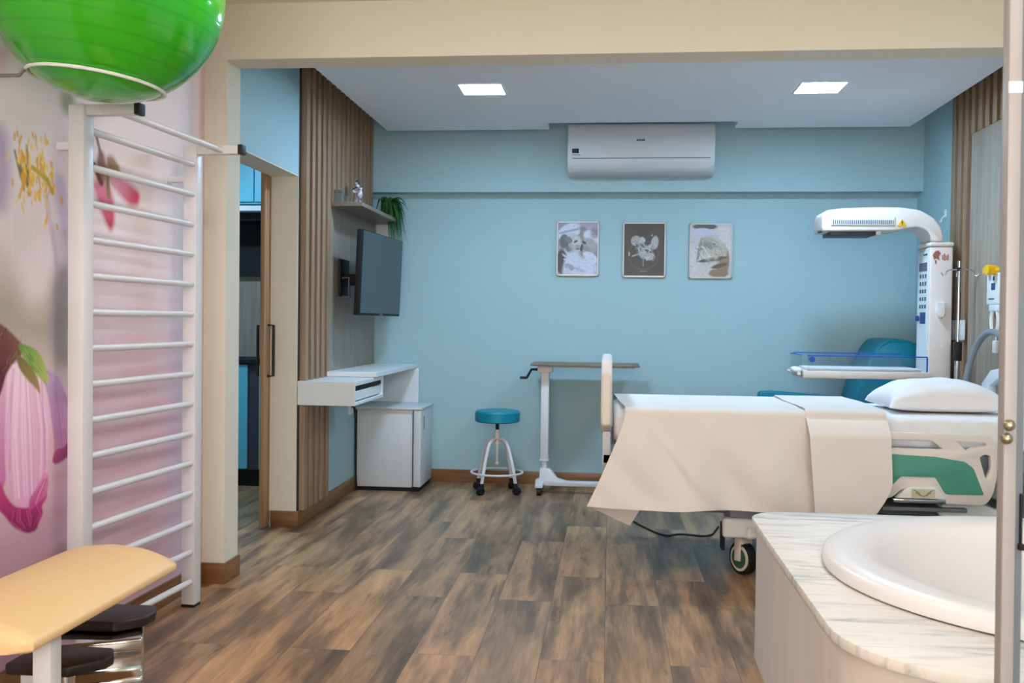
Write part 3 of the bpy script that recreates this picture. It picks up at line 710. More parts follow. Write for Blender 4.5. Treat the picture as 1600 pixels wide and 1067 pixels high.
for i in range(230):
    a = rng.uniform(-1.9, 1.1); ln = rng.uniform(.05, .135); drop = rng.uniform(.06, .33) if rng.random() < .72 else rng.uniform(-.05, .05)
    if not -1.0 < a < 0.6: drop = min(drop, .06)
    b0 = Vector((-1.735+rng.uniform(-.03, .03), 7.36+rng.uniform(-.03, .03), 2.165))
    dr_ = Vector((math.cos(a), math.sin(a), 0))
    h = rng.uniform(.03, .11)
    p1 = b0+dr_*ln*.4+Vector((0, 0, h)); p2 = b0+dr_*ln*.8+Vector((0, 0, h*.6-drop*.35)); p3 = b0+dr_*ln+Vector((rng.uniform(-.01, .01), rng.uniform(-.01, .01), -drop))
    P = []
    for k in range(7):
        q = k/6; P.append(b0*(1-q)**3+p1*3*q*(1-q)**2+p2*3*q*q*(1-q)+p3*q**3)
    wd = rng.uniform(.006, .011); sd2 = Vector((-dr_.y, dr_.x, 0))
    vs, fs = [], []
    for k, p in enumerate(P):
        ww = wd*math.sin(math.pi*(.12+.86*k/6)); vs += [p-sd2*ww+Vector((0, 0, .002)), p-Vector((0, 0, .003)), p+sd2*ww+Vector((0, 0, .002))]
    for k in range(6):
        fs += [(3*k, 3*k+1, 3*k+4, 3*k+3), (3*k+1, 3*k+2, 3*k+5, 3*k+4)]
    lf.raw(vs, fs)
lf.build('foliage', 'leaf', t)
t = thing('junction_box', 'pale square wall box below the shelf beside the television', 'wall box', (-1.66, 7.51, 1.95))
MB().box(-1.86, -1.745, 7.505, 7.52, 1.93, 2.05, .003).build('cover', 'whitep', t)

# ------------------------------------------------------------------ back wall: AC, pictures
t = thing('air_conditioner', 'white split air conditioner on the back wall beam', 'air conditioner', (0, .157, 0))

prof = [(7.268, 2.735), (7.10, 2.735), (7.07, 2.728), (7.055, 2.70), (7.045, 2.62), (7.042, 2.50), (7.046, 2.455), (7.06, 2.42), (7.10, 2.385), (7.16, 2.368), (7.268, 2.368)]
MB().prism(prof, -.325, .742, 'X', .012, 3).build('casing', 'fridge', t)
MB().prism([(7.043, 2.475), (7.0405, 2.473), (7.0435, 2.455), (7.055, 2.423), (7.075, 2.402), (7.08, 2.41)], -.28, .70, 'X').build('louver_flap', 'fridge', t)
MB().box(-.285, .705, 7.039, 7.046, 2.474, 2.479).build('panel_seam', 'mark', t)
MB().box(-.288, -.240, 7.038, 7.044, 2.515, 2.547, .002, 1).build('display', 'dark', t)
MB().box(-.278, -.272, 7.0365, 7.0385, 2.524, 2.538).box(-.262, -.256, 7.0365, 7.0385, 2.524, 2.538).box(-.256, -.248, 7.0365, 7.0385, 2.529, 2.533).build('display_digits', 'bluedge', t)
MB().box(-.29, -.225, 7.039, 7.0435, 2.499, 2.502).build('caption', 'mark', t)
mb = MB()
for i, (a, b) in enumerate(((0, .016), (.02, .03), (.033, .043), (.046, .058))): mb.box(.178+a, .178+b, 7.0395, 7.043, 2.600, 2.612+.002*(i % 2), .001, 1)
mb.build('logo', 'mark', t)

for o in t.children:
    for v_ in o.data.vertices:
        c = v_.co; y0_ = c.y+.157+.125
        v_.co = (c.x*1.022, y0_, CAMH+(c.z-CAMH)*1.021)
t.location = (0, 0, 0)
for o in t.children:
    for v_ in o.data.vertices: v_.co.y -= 7.30; v_.co.z -= 2.36; v_.co.x -= .21
t.location = (.21, 7.30, 2.36)
def picture(xc, zc, label, paint, border):
    w2, h2 = .162, .21
    t = thing('framed_photo', label, 'picture', (xc, 7.50, zc), 'framed newborn photographs')
    f = MB(); b = .007
    f.box(xc-w2, xc+w2, 7.497, 7.519, zc-h2, zc-h2+b+.004).box(xc-w2, xc+w2, 7.497, 7.519, zc+h2-b, zc+h2).box(xc-w2, xc-w2+b, 7.497, 7.519, zc-h2, zc+h2).box(xc+w2-b, xc+w2, 7.497, 7.519, zc-h2, zc+h2)
    f.build('frame', border, t)
    c = Canvas(130, 168, 0, 1, 0, 1)
    paint(c)
    g = np.random.default_rng(5).normal(0, 1, (c.ny//3+2, c.nx//3+2)).repeat(3, 0).repeat(3, 1)[:c.ny, :c.nx]
    c.C *= np.clip(.80+.05*g[..., None], .5, 1.5)
    c.mesh('photo', lambda a, q: (xc-w2+b+a*(2*w2-2*b), a*0+7.5025, zc+h2-b-q*(2*h2-2*b)), M['photo'], t)
    MB().box(xc-w2+.002, xc+w2-.002, 7.503, 7.5185, zc-h2+.002, zc+h2-.002).build('backing', 'dgrey', t)
def paintA(c):
    c.fill((150, 152, 160)); r = random.Random(1)
    c.ell(.75, .14, .4, .16, (176, 168, 186)); c.ell(.6, .3, .25, .12, (140, 142, 134), .4)
    c.ell(.28, .17, .30, .15, (212, 220, 240), -.3); c.stroke(.05, .2, .5, .12, .03, (160, 170, 190)); c.stroke(.1, .3, .52, .2, .02, (236, 240, 250))
    c.ell(.36, .42, .24, .22, (196, 200, 208)); c.ell(.16, .36, .12, .14, (92, 96, 108)); c.ell(.27, .33, .1, .06, (120, 124, 132), .3)
    c.ell(.45, .36, .05, .02, (60, 62, 72), -.3); c.ell(.5, .5, .05, .02, (96, 80, 90)); c.ell(.3, .52, .12, .06, (110, 112, 120), .4)
    c.ell(.83, .28, .2, .12, (216, 222, 240), .5); c.ell(.78, .45, .2, .16, (168, 168, 172), .2); c.ell(.66, .38, .06, .03, (70, 72, 82), .4)
    c.ell(.6, .48, .04, .07, (52, 50, 58), .3); c.ell(.7, .6, .12, .07, (150, 112, 92), -.3)
    for q in range(9): c.stroke(.08+.03*q, .30+.012*q, .12+.028*q, .42+.01*q, .014, (70, 72, 84), .5)
    c.ell(.36, .47, .10, .05, (176, 168, 164), .5, .6, .8); c.ell(.50, .46, .06, .04, (150, 142, 142), 0, .6, .8); c.ell(.72, .5, .1, .05, (140, 136, 138), .3, .6, .8); c.ell(.62, .12, .1, .05, (120, 116, 128), .2, .6, .7); c.ell(.92, .2, .1, .1, (126, 122, 126), 0, .6, .7)
    c.ell(.1, .75, .13, .24, (46, 48, 60)); c.poly([(.22, .6), (.4, .52), (.62, .68), (1, .78), (1, 1), (.12, 1), (.14, .85)], (206, 216, 238), .04)
    c.ell(.82, .66, .2, .09, (214, 222, 242), .4); c.ell(.3, .85, .12, .06, (150, 160, 180), .3); c.ell(.55, .9, .15, .03, (176, 186, 206), .3)
    for i in range(26): c.ell(r.uniform(.15, .95), r.uniform(.62, 1), r.uniform(.02, .08), r.uniform(.01, .02), r.choice([(226, 234, 250), (172, 182, 202)]), r.uniform(-1, 1), .6, .6)
def paintB(c):
    c.fill((58, 52, 52)); r = random.Random(2)
    for i in range(60):
        q = 2*math.pi*i/60; p = 2*math.pi*(i+1)/60
        c.stroke(.48+.37*math.cos(q), .6+.27*math.sin(q), .48+.37*math.cos(p), .6+.27*math.sin(p), .016, (92, 88, 86), .5)
    c.ell(.3, .33, .13, .1, (168, 168, 168)); c.ell(.45, .32, .07, .07, (184, 184, 184)); c.ell(.5, .48, .26, .09, (160, 160, 160), .5); c.ell(.76, .36, .09, .13, (176, 176, 176), .3)
    c.ell(.62, .45, .12, .04, (190, 190, 190), -.5); c.ell(.55, .58, .22, .10, (172, 172, 172), .3); c.ell(.34, .45, .12, .05, (130, 130, 130), .5)
    c.ell(.28, .42, .06, .03, (54, 50, 50)); c.ell(.45, .42, .06, .02, (62, 58, 58), .5); c.ell(.6, .52, .1, .02, (66, 62, 62), .3)
    for i in range(40): c.ell(r.gauss(.5, .14), r.gauss(.5, .09), r.uniform(.015, .05), r.uniform(.008, .02), r.choice([(206, 206, 206), (84, 80, 80), (150, 150, 150)]), r.uniform(-1.5, 1.5), .6, .7)
    c.stroke(.2, .62, .36, .58, .02, (160, 160, 160)); c.stroke(.36, .58, .46, .66, .02, (150, 150, 150)); c.stroke(.48, .64, .48, .8, .018, (140, 140, 140)); c.stroke(.13, .55, .13, .6, .02, (190, 190, 190)); c.stroke(.76, .62, .72, .7, .03, (120, 120, 120))
    for i in range(6): c.ell(.42+.028*i, .905, .009, .008 if i % 2 else .012, (150, 148, 150), 0, .6, .8)
def paintC(c):
    c.fill((206, 200, 208)); r = random.Random(4)
    c.poly([(.62, 0), (1, 0), (1, .75), (.88, .6), (.7, .25)], (226, 214, 218), .05); c.ell(.35, .04, .3, .06, (96, 84, 84)); c.ell(.33, .17, .32, .1, (206, 204, 222), .05)
    c.ell(.48, .52, .36, .30, (196, 190, 178)); c.ell(.14, .62, .16, .22, (214, 210, 212)); c.ell(.5, .36, .26, .10, (178, 172, 158), .3)
    c.ell(.42, .42, .1, .02, (96, 90, 78), .6); c.ell(.56, .38, .08, .02, (90, 84, 72), -.4); c.ell(.45, .52, .12, .02, (110, 104, 92), .8); c.ell(.3, .5, .1, .02, (120, 114, 100), 1.0)
    c.ell(.62, .42, .06, .02, (104, 96, 84), .2); c.ell(.8, .72, .16, .3, (150, 126, 104), .1); c.ell(.8, .5, .1, .16, (196, 186, 168)); c.ell(.55, .66, .36, .04, (92, 78, 66), -.12)
    c.poly([(.1, 1), (.1, .84), (.4, .72), (.75, .7), (.5, .8), (.5, 1)], (212, 206, 198), .04); c.ell(.7, .92, .24, .08, (150, 122, 98)); c.ell(.72, .78, .2, .04, (104, 84, 68), -.2)
    c.ell(.45, .40, .16, .07, (150, 142, 126), .2, .6, .9); c.ell(.40, .56, .14, .10, (216, 210, 198), .4, .6, .8); c.ell(.62, .54, .10, .12, (206, 198, 184), 0, .6, .8); c.ell(.22, .50, .04, .22, (120, 114, 104), .25, .6, .8)
    for i in range(60): c.ell(r.gauss(.45, .16), r.gauss(.5, .1), r.uniform(.02, .06), r.uniform(.006, .014), r.choice([(226, 222, 212), (128, 122, 110), (166, 160, 148)]), r.uniform(.2, 1.3), .6, .65)
picture(-.255, 1.855, 'framed photo of two faces close together, leftmost of three', paintA, 'steel')
picture(.26, 1.848, 'framed dark photo of a curled newborn, middle of three', paintB, 'steel')
picture(.768, 1.843, 'framed pale photo of a swaddled newborn, rightmost of three', paintC, 'steel')

# ------------------------------------------------------------------ stool
sx, sy_ = -.825, 7.12
t = thing('rolling_stool', 'round teal rolling stool with white legs by the back wall', 'stool', (sx, sy_, 0))
MB().lathe([(0, .528), (.155, .528), (.167, .536), (.168, .60), (.160, .612), (.12, .618), (0, .62)], 40, Matrix.Translation((sx, sy_, 0))).build('seat', 'teal', t)
MB().cyl((sx, sy_, .42), (sx, sy_, .528), .013).build('spindle', 'black', t)
MB().cyl((sx, sy_, .36), (sx, sy_, .47), .02).cyl((sx, sy_, .215), (sx, sy_, .36), .008).sphere((sx, sy_, .215), .014).build('screw_column', 'cream', t)
for k in range(4):
    a = math.radians(58+90*k); c, s_ = math.cos(a), math.sin(a)
    pts = [(sx+c*r_, sy_+s_*r_, z) for r_, z in ((.01, .40), (.06, .398), (.095, .37), (.125, .29), (.155, .18), (.178, .075))]
    lg = MB().tube(pts, .0135, 12, smooth=2).build('leg', 'white', t)
    cx_, cy_ = sx+c*.19, sy_+s_*.19
    MB().cyl((cx_-s_*.018, cy_+c*.018, .028), (cx_+s_*.018, cy_-c*.018, .028), .028, n=20).cyl((sx+c*.178, sy_+s_*.178, .05), (sx+c*.178, sy_+s_*.178, .085), .017).build('caster', 'black', lg)
MB().tube([(sx+.192*math.cos(q), sy_+.192*math.sin(q), .15) for q in [2*math.pi*i/48 for i in range(48)]], .008, 8, True).build('foot_ring', 'white', t)

# ------------------------------------------------------------------ overbed table
t = thing('overbed_table', 'white crank overbed table standing at the back wall by the bed foot', 'table', (-.2, 7.15, 0))
MB().box(-.575, .225, 7.0, 7.40, .958, .974, .005).build('table_top', 'shelfw', t)
MB().box(-.53, .19, 7.06, 7.34, .945, .958, .002).build('top_frame', 'white', t)
MB().box(-.525, -.415, 7.09, 7.19, .905, .946, .008).build('top_bracket', 'cream', t)
MB().box(-.50, -.44, 7.10, 7.17, .25, .91, .006).build('column', 'white', t)
MB().box(-.488, -.452, 7.115, 7.155, .17, .25, .004).box(-.503, -.437, 7.097, 7.173, .245, .258, .002).build('inner_column', 'white', t)
poly = [(-.535, .06), (-.535, .10), (-.505, .115), (-.50, .19), (-.43, .19), (-.37, .115), (-.30, .095), (.25, .095), (.25, .06)]
MB().prism(poly, 7.105, 7.165, 'Y', .004).build('base_beam', 'white', t)
for y0 in (6.98, 7.29):
    pass
for xa, xb in ((-.53, -.47), (.2, .25)): MB().box(xa, xb, 6.99, 7.34, .058, .085, .006).build('cross_foot', 'white', t)
for x, y in ((-.5, 7.02), (-.5, 7.31), (.225, 7.02), (.225, 7.31)):
    MB().cyl((x-.014, y, .029), (x+.014, y, .029), .029).box(x-.017, x+.017, y-.02, y+.02, .03, .058, .004).build('caster', 'black', t)
MB().tube([(-.53, 7.13, .925), (-.575, 7.13, .925), (-.605, 7.13, .87), (-.61, 7.13, .862), (-.66, 7.13, .862)], .0095, 10).build('crank', 'black', t)

# ------------------------------------------------------------------ bed
t = thing('hospital_bed', 'hospital bed with green and white side rail and cream foot board', 'bed', (1.1, 5.35, 0))
YN, YF = 4.90, 5.80
MB().box(.02, 2.16, YN+.02, YF-.02, .60, .66, .01).box(.10, 2.1, YN+.0, YN+.05, .57, .65, .006).build('mattress_platform', 'greym', t)
MB().box(.45, 2.08, YN+.14, YF-.14, .30, .36, .008).box(.75, 2.0, YN+.05, YN+.13, .335, .385, .008).box(.62, .8, YN+.02, YN+.30, .26, .34, .01).box(1.35, 1.75, YN-.05, YN+.1, .375, .395, .004).build('base_frame', 'greym', t)
for xa in (.85, 1.5): MB().box(xa, xa+.2, YN+.28, YF-.28, .36, .60, .01).build('lift_column', 'dgrey', t)
MB().prism([(1.62, .36), (1.65, .43), (1.80, .425), (1.98, .36), (1.98, .30), (1.75, .28)], YN-.02, YN+.25, 'Y', .01).build('motor_cover', 'whitep', t)
MB().box(1.33, 1.64, YN-.02, YN+.24, .30, .33, .004).build('undertray', 'dgrey', t)
MB().box(1.32, 1.645, YN-.035, YN-.018, .325, .345, .003).build('undertray_edge', 'steel', t)
# foot board
MB().prism([(YN-.03, .76), (YN-.03, 1.02), (YN+.05, 1.085), (YN+.2, 1.10), (YF-.2, 1.10), (YF-.05, 1.085), (YF+.03, 1.02), (YF+.03, .76), (YF-.1, .70), (YN+.1, .70)], -.038, .018, 'X', .014, 3).build('foot_board', 'cream', t)
for ya in (YN+.04, YF-.07): MB().box(-.026, .012, ya, ya+.03, .52, .72).box(-.02, .1, ya, ya+.03, .56, .60).build('foot_board_bracket', 'steel', t)
# head board
mb = MB()
hb = [(YN+.0, .64), (YN-.02, .95), (YN+.1, 1.03), (YN+.25, 1.05), (YF-.25, 1.05), (YF-.1, 1.03), (YF+.02, .95), (YF, .64)]
h1 = [(YN+.07, .84), (YN+.07, .95), (YN+.20, 1.0), (YN+.26, .98), (YN+.22, .84)]
h2 = [(YF-.07, .84), (YF-.22, .84), (YF-.26, .98), (YF-.20, 1.0), (YF-.07, .95)]
mb.plate([hb, h1, h2], -.022, .022, .008)
bmesh.ops.transform(mb.bm, matrix=Matrix.Translation((2.185, 0, 0)) @ Matrix(((0, 1, 0, 0), (1, 0, 0, 0), (0, 0, 1, 0), (0, 0, 0, 1))), verts=mb.bm.verts)
bmesh.ops.recalc_face_normals(mb.bm, faces=mb.bm.faces)
mb.build('head_board', M['laminate'], t)
# near side rail (x,z outline at the bed's near side)
def rnd(P, r=.02, n=4):
    O = []; m = len(P)
    for i in range(m):
        a, b, c = Vector(P[i-1]), Vector(P[i]), Vector(P[(i+1) % m]); u = (a-b); v_ = (c-b)
        rr = min(r, u.length*.45, v_.length*.45); p = b+u.normalized()*rr; q = b+v_.normalized()*rr
        for k in range(n+1):
            s_ = k/n; O.append(tuple(p*(1-s_)**2+b*2*s_*(1-s_)+q*s_*s_))
    return O
YR0, YR1 = 4.80, 4.835
xs_ = lambda L_: [(x*.987, z) for x, z in L_]
outer = rnd([(1.16, .762), (1.85, .757), (1.885, .70), (1.892, .60), (1.868, .475), (1.835, .425), (1.63, .430), (1.58, .50), (1.445, .50), (1.39, .447), (1.30, .45), (1.19, .50)], .03)
c1 = rnd([(1.22, .738), (1.58, .733), (1.645, .690), (1.62, .680), (1.22, .685)], .012)
c2 = rnd([(1.685, .732), (1.838, .728), (1.845, .705), (1.78, .695), (1.745, .676)], .012)
c3 = rnd([(1.800, .655), (1.83, .675), (1.862, .665), (1.866, .60), (1.846, .545), (1.832, .548)], .012)
gp = rnd([(1.22, .655), (1.40, .658), (1.60, .650), (1.735, .630), (1.775, .60), (1.826, .475), (1.65, .475), (1.60, .555), (1.435, .555), (1.375, .49), (1.355, .49), (1.24, .53)], .008)
sr_ = MB().plate([xs_(outer), xs_(c1), xs_(c2), xs_(c3)], YR0, YR1, .006).build('side_rail', 'cream', t)
MB().plate([xs_(gp)], YR0-.006, YR0+.004, .002).build('green_panel', 'green', sr_)
MB().prism([(1.395, .448), (1.452, .508), (1.575, .508), (1.632, .448)], YR0-.012, YR0+.03, 'Y', .004).build('latch_cover', 'whitep', sr_)
MB().box(1.465, 1.575, YR0-.0145, YR0-.0115, .452, .496).build('label_plate', mat('label_beige', (206, 200, 172), .6), sr_)
mb = MB()
for k in range(7):
    a = math.pi*(k/6); mb.tube([(1.52+.018*math.cos(a), YR0-.0155, .472+.004-.012*math.sin(a)), (1.52+.042*math.cos(a), YR0-.0155, .478-.020*math.sin(a)+.012*abs(math.cos(a)))], .0022, 6)
mb.tube([(1.52+.018*math.cos(a), YR0-.0155, .474-.012*math.sin(a)) for a in [math.pi*i/10 for i in range(11)]], .0016, 6)
mb.build('label_drawing', mat('label_olive', (138, 134, 108), .6), sr_)
MB().box(1.385, 1.63, YR0-.004, YR0+.03, .424, .444, .004).build('latch_bar', 'chrome', sr_)
for xa, xb, za in ((1.42, 1.60, .55), (1.2, 1.26, .58), (1.76, 1.80, .60)): MB().box(xa, xb, YR1, YN+.03, za, za+.04).build('rail_arm', 'steel', sr_)
fr_ = MB().plate([outer, c1, c2, c3], YF+.05, YF+.085, .006).build('side_rail', 'cream', t)
bmesh_off = -.20
for vv in fr_.data.vertices: vv.co.z += bmesh_off
MB().box(1.42, 1.60, YF-.03, YF+.055, .40, .64).build('rail_arm', 'steel', fr_)
# casters
def caster(x, y, rot, nm_parent, side=False):
    R_ = Matrix.Translation((x, y, 0)) @ Matrix.Rotation(rot, 4, 'Z')
    mb = MB(); mb.box(-.095, .10, -.05, .05, .195, .262, .016, 3, R_)
    if side: mb.box(x-.115, x+.06, y-.09, y-.02, .20, .30, .016, 3)
    c0 = mb.build('caster', 'whitep', nm_parent)
    def cy2(y0, y1, r, n=36):
        q = MB(); q.cyl(R_ @ Vector((0, y0, .083)), R_ @ Vector((0, y1, .083)), r, n=n); return q
    cy2(-.021, .021, .083).build('tyre', 'black', c0)
    cy2(-.027, .027, .066).build('hub_ring', 'cream', c0)
    cy2(-.030, .030, .052).build('hub_disc', 'wgreen', c0)
    f = MB(); f.box(-.03, .03, -.04, .04, .155, .2, .01, 2, R_); f.box(-.022, .022, -.042, -.03, .07, .19, .005, 2, R_); f.box(-.022, .022, .03, .042, .07, .19, .005, 2, R_)
    f.build('fork', 'cream', c0)
    return c0
cs = caster(.70, 4.99, math.radians(-58), t, True)
MB().box(.585, .60, 4.93, 5.02, .13, .262).build('bumper_guard', 'dark', cs)
MB().box(.60, .66, 4.925, 4.937, .232, .246).build('brake_mark', 'red', cs)
for x, y, a in ((.80, 5.70, .3), (1.95, 4.99, .5), (1.95, 5.70, -.4)): caster(x, y, a, t)
# mattress
t = thing('mattress', 'mattress in a white fitted sheet on the hospital bed', 'mattress', (1.1, 5.35, .66))
def matf(u, v):
    q = u*2*math.pi; c, s_ = math.cos(q), math.sin(q)
    y = 5.35+.44*math.copysign(abs(c)**.22, c); z = .748+.088*math.copysign(abs(s_)**.35, s_)
    x = .03+v*2.11; e = min(v, 1-v); k = 1-max(0, (.012-e)/.012)**2*.12
    wr = .004*math.sin(x*31+z*40)*max(0, -c) + .003*math.sin(x*53-z*60)*max(0, -c)
    return (x, 5.35+(y-5.35)*k+wr, .748+(z-.748)*k)
mb = MB(); mb.grid(matf, 72, 90)
bmesh.ops.remove_doubles(mb.bm, verts=mb.bm.verts, dist=1e-5)
bmesh.ops.holes_fill(mb.bm, edges=[e for e in mb.bm.edges if e.is_boundary], sides=0)
bmesh.ops.recalc_face_normals(mb.bm, faces=mb.bm.faces)
mb.build('mattress_body', 'sheet', t, sharp=1.2)
# blankets: profile over the mattress (far hang, top, near hang)
def drape(xl_top, xr_top, xl_bot, xr_bot, zb_l, zb_r, z_top, name, label, seed, yout=0., far_z=.62, fold=.012, lap=0., tail=0., rail=0.):
    rg = random.Random(seed); ph = [rg.uniform(0, 6.28) for _ in range(8)]
    LT, LS = .88, .10
    def f(u, v):
        # v: 0 far hem .. 1 near hem ; u along the bed
        xl0 = xl_top; xlt = xl_top - lap*(1-max(0, min(1, (v-.12)/.33)))
        if v < .12:
            q = v/.12; y = 5.815; z = far_z+(z_top-.01-far_z)*q; hang = 0; x = xlt+(xr_top-xlt)*u
            y -= .02*max(0, q-.7)/.3
        elif v < .45:
            q = (v-.12)/.33; y = 5.79-q*(5.79-4.905); z = z_top + .004*math.sin(u*9+q*5+ph[0])*math.sin(q*math.pi)
            x = xlt+(xr_top-xlt)*u
        elif v < .52:
            q = (v-.45)/.07*math.pi/2; y = 4.905-.045*math.sin(q)-yout*.5*math.sin(q); z = z_top-.045*(1-math.cos(q)); x = xl_top+(xr_top-xl_top)*u
        else:
            q = (v-.52)/.48; xt = xl_top+(xr_top-xl_top)*u; xb = xl_bot+(xr_bot-xl_bot)*u
            x = xt+(xb-xt)*q**1.15; zb = zb_l+(zb_r-zb_l)*u
            z = (z_top-.045)+(zb-z_top+.045)*q
            y = 4.86-yout*.5-(.075+yout*.5)*q**.8
            D = abs(xr_top-xl_top)
            fl = (math.sin(x*9.+ph[1]-q*1.6)*.55+math.sin(x*17+ph[2]+q*2.2)*.35+math.sin(x*4.1+ph[3])*.5)
            y += fold*fl*q**.8
            y += .020*math.exp(-((x-.22-.22*q)/.06)**2)*math.sin(q*math.pi) - .022*math.exp(-((x-.17-.40*q)/.045)**2)*math.sin(q*math.pi)**.8
            y -= .018*math.exp(-((x-.72-.16*q)/.05)**2)*math.sin(q*math.pi)
            y += fold*.55*(math.sin(x*26+ph[5]-q*5+2*math.sin(q*3+ph[6]))*.4+math.sin(x*13-q*7+ph[7])*.6)*math.sin(q*math.pi)**.7
            y -= rail*min(1, q/.16)**.7
            if tail and q > .62: x -= tail*((q-.62)/.38)**1.5*max(0, (u-.35)/.65)
            y = min(y, 4.872-yout*.5)
            z += .006*math.sin(x*6+ph[4])*q
        return (x, y, z)
    mb = MB(); mb.grid(f, 90, 110, .004)
    return mb, f
t = thing('blanket', 'white blanket draped over the foot half of the bed', 'blanket', (.5, 5.3, .84))
mb, f = drape(.085, 1.0, -.10, 1.045, .36, .350, .856, '', '', 3, fold=.030, lap=.055)
mb.build('draped_cloth', 'cloth', t, sharp=1.0)
pA = Vector(f(0, 1)); pC = Vector(f(.235, 1))
def flap(u, v):
    top = pA.lerp(pC, u)
    tip = Vector((.118, 4.875, .252)); pR = Vector((.135, 4.90, .40)); pL = pA
    bot = pL.lerp(tip, min(1, u*1.06)) if u < .94 else tip.lerp(tip, 1)
    p = top.lerp(bot, v); p.y += .012+.035*u*(1-v)+.02*math.sin(u*5)*v*(1-u)
    return p
mb = MB(); mb.grid(flap, 16, 14, .003); mb.build('turned_corner', 'cloth', t, sharp=1.0)
t = thing('folded_top_sheet', 'white folded sheet hanging over the bed side next to the rail', 'sheet', (1.2, 5.3, .86))
mb, f2 = drape(.975, 1.362, 1.0, 1.36, .325, .350, .866, '', '', 11, .0, .66, .012, 0., .10, .075)
mb.build('draped_cloth', 'cloth', t, sharp=1.0)
# pillow
t = thing('pillow', 'plump white pillow at the head of the bed', 'pillow', (1.78, 5.3, .84))
def pil(u, v):
    a, b = u*2-1, v*2-1
    return a, b
mb = MB()
def pf(sgn):
    def g(u, v):
        a, b = u*2-1, v*2-1
        e = (1-abs(a)**2.6)*(1-abs(b)**2.6); h = max(0, e)**.42
        sx_ = 1-.07*(1-abs(b))*0 - .06*b*b*(1-abs(a)); 
        x = 1.765+.345*a*(1-.05*(1-b*b)*0)*(1-.04*(1-abs(a))*0)
        x = 1.725+a*(.305-.03*(1-b*b)*abs(a)); y = 5.27+b*(.25-.02*(1-a*a)*abs(b))
        zz = .868 + .0*a
        wr = .006*math.sin(a*9+b*3)*h+.005*math.sin(b*13-a*4)*h
        return (x, y, (zz+.138*h+wr*.6) if sgn > 0 else zz-.030*h)
    return g
mb.grid(pf(1), 44, 36); mb.grid(pf(-1), 44, 36)
bmesh.ops.remove_doubles(mb.bm, verts=mb.bm.verts, dist=2e-4); bmesh.ops.recalc_face_normals(mb.bm, faces=mb.bm.faces)
mb.build('pillow_body', 'sheet', t, sharp=1.4)
t = tag(MB().tube([(.10, 6.40, .006), (.154, 6.226, .006), (.247, 5.97, .006), (.353, 5.772, .006), (.427, 5.853, .006), (.491, 5.846, .006), (.583, 5.808, .006), (.64, 5.86, .006), (.66, 5.95, .006), (.70, 6.1, .006)], .006, 8, smooth=2).build('bed_cord', 'black'), 'black cord lying on the floor under the bed', 'cord')

# ------------------------------------------------------------------ infant warmer
t = thing('infant_warmer', 'cream infant warmer with overhead heater arm behind the bed', 'infant warmer', (2.1, 6.57, 0))
MB().box(2.06, 2.205, 6.45, 6.68, .28, 1.80, .012, 3).build('column', 'cream', t)
MB().box(2.052, 2.207, 6.443, 6.69, 1.80, 1.828, .010, 3).build('column_cap', 'cream', t)
MB().box(2.052, 2.061, 6.462, 6.668, .98, 1.78, .003, 1).build('control_panel', 'laminate', t)
MB().box(2.049, 2.053, 6.48, 6.55, 1.745, 1.757).build('caption', 'mark', t)
for r_ in range(5):
    for c_ in range(3): MB().box(2.049, 2.053, 6.49+c_*.05, 6.52+c_*.05, 1.40+r_*.05, 1.425+r_*.05, .003, 1).build('key', 'mark', t)
MB().box(2.048, 2.053, 6.495, 6.60, 1.30, 1.375, .004, 1).cyl((2.053, 6.63, 1.335), (2.035, 6.63, 1.335), .018).build('display', 'bmark', t)
MB().box(2.048, 2.053, 6.48, 6.63, 1.645, 1.70, .003, 1).build('readout', 'mark', t)
hp = rnd([(1.375, 1.895), (1.372, 1.99), (1.395, 2.032), (1.50, 2.046), (1.70, 2.053), (1.86, 2.053), (1.99, 2.035), (2.075, 1.985), (2.125, 1.92), (2.145, 1.83), (2.078, 1.83), (2.062, 1.87), (2.03, 1.905), (1.98, 1.925), (1.90, 1.915), (1.84, 1.90)], .02, 3)
MB().prism(hp, 6.44, 6.71, 'Y', .012, 3).build('heater_arm', 'cream', t)
mb = MB()
mb.box(1.43, 1.83, 6.432, 6.441, 1.935, 1.99, .002, 1)
gr = mb.build('vent_panel', 'laminate', t)
mb = MB()
for k in range(32): mb.box(1.44+k*.0121, 1.4455+k*.0121, 6.4285, 6.4325, 1.942, 1.968)
mb.build('grille_slot', 'mark', gr)
MB().box(1.43, 1.72, 6.46, 6.69, 1.872, 1.90, .004).build('heater_grille', 'dgrey', t)
MB().box(1.72, 1.75, 6.46, 6.69, 1.875, 1.902, .004).build('lamp_cover', 'whitep', t)
MB().cyl((1.36, 6.5, 1.895), (1.39, 6.5, 1.905), .010).build('tilt_knob', 'dgrey', t)
MB().prism([(1.846, 1.930), (1.906, 1.930), (1.876, 1.975)], 6.4335, 6.442, 'Y').build('warning_sign', 'yellow', t)
MB().box(1.8735, 1.8785, 6.4315, 6.4336, 1.944, 1.963).box(1.8735, 1.8785, 6.4315, 6.4336, 1.935, 1.940).build('warning_mark', 'dark', t)
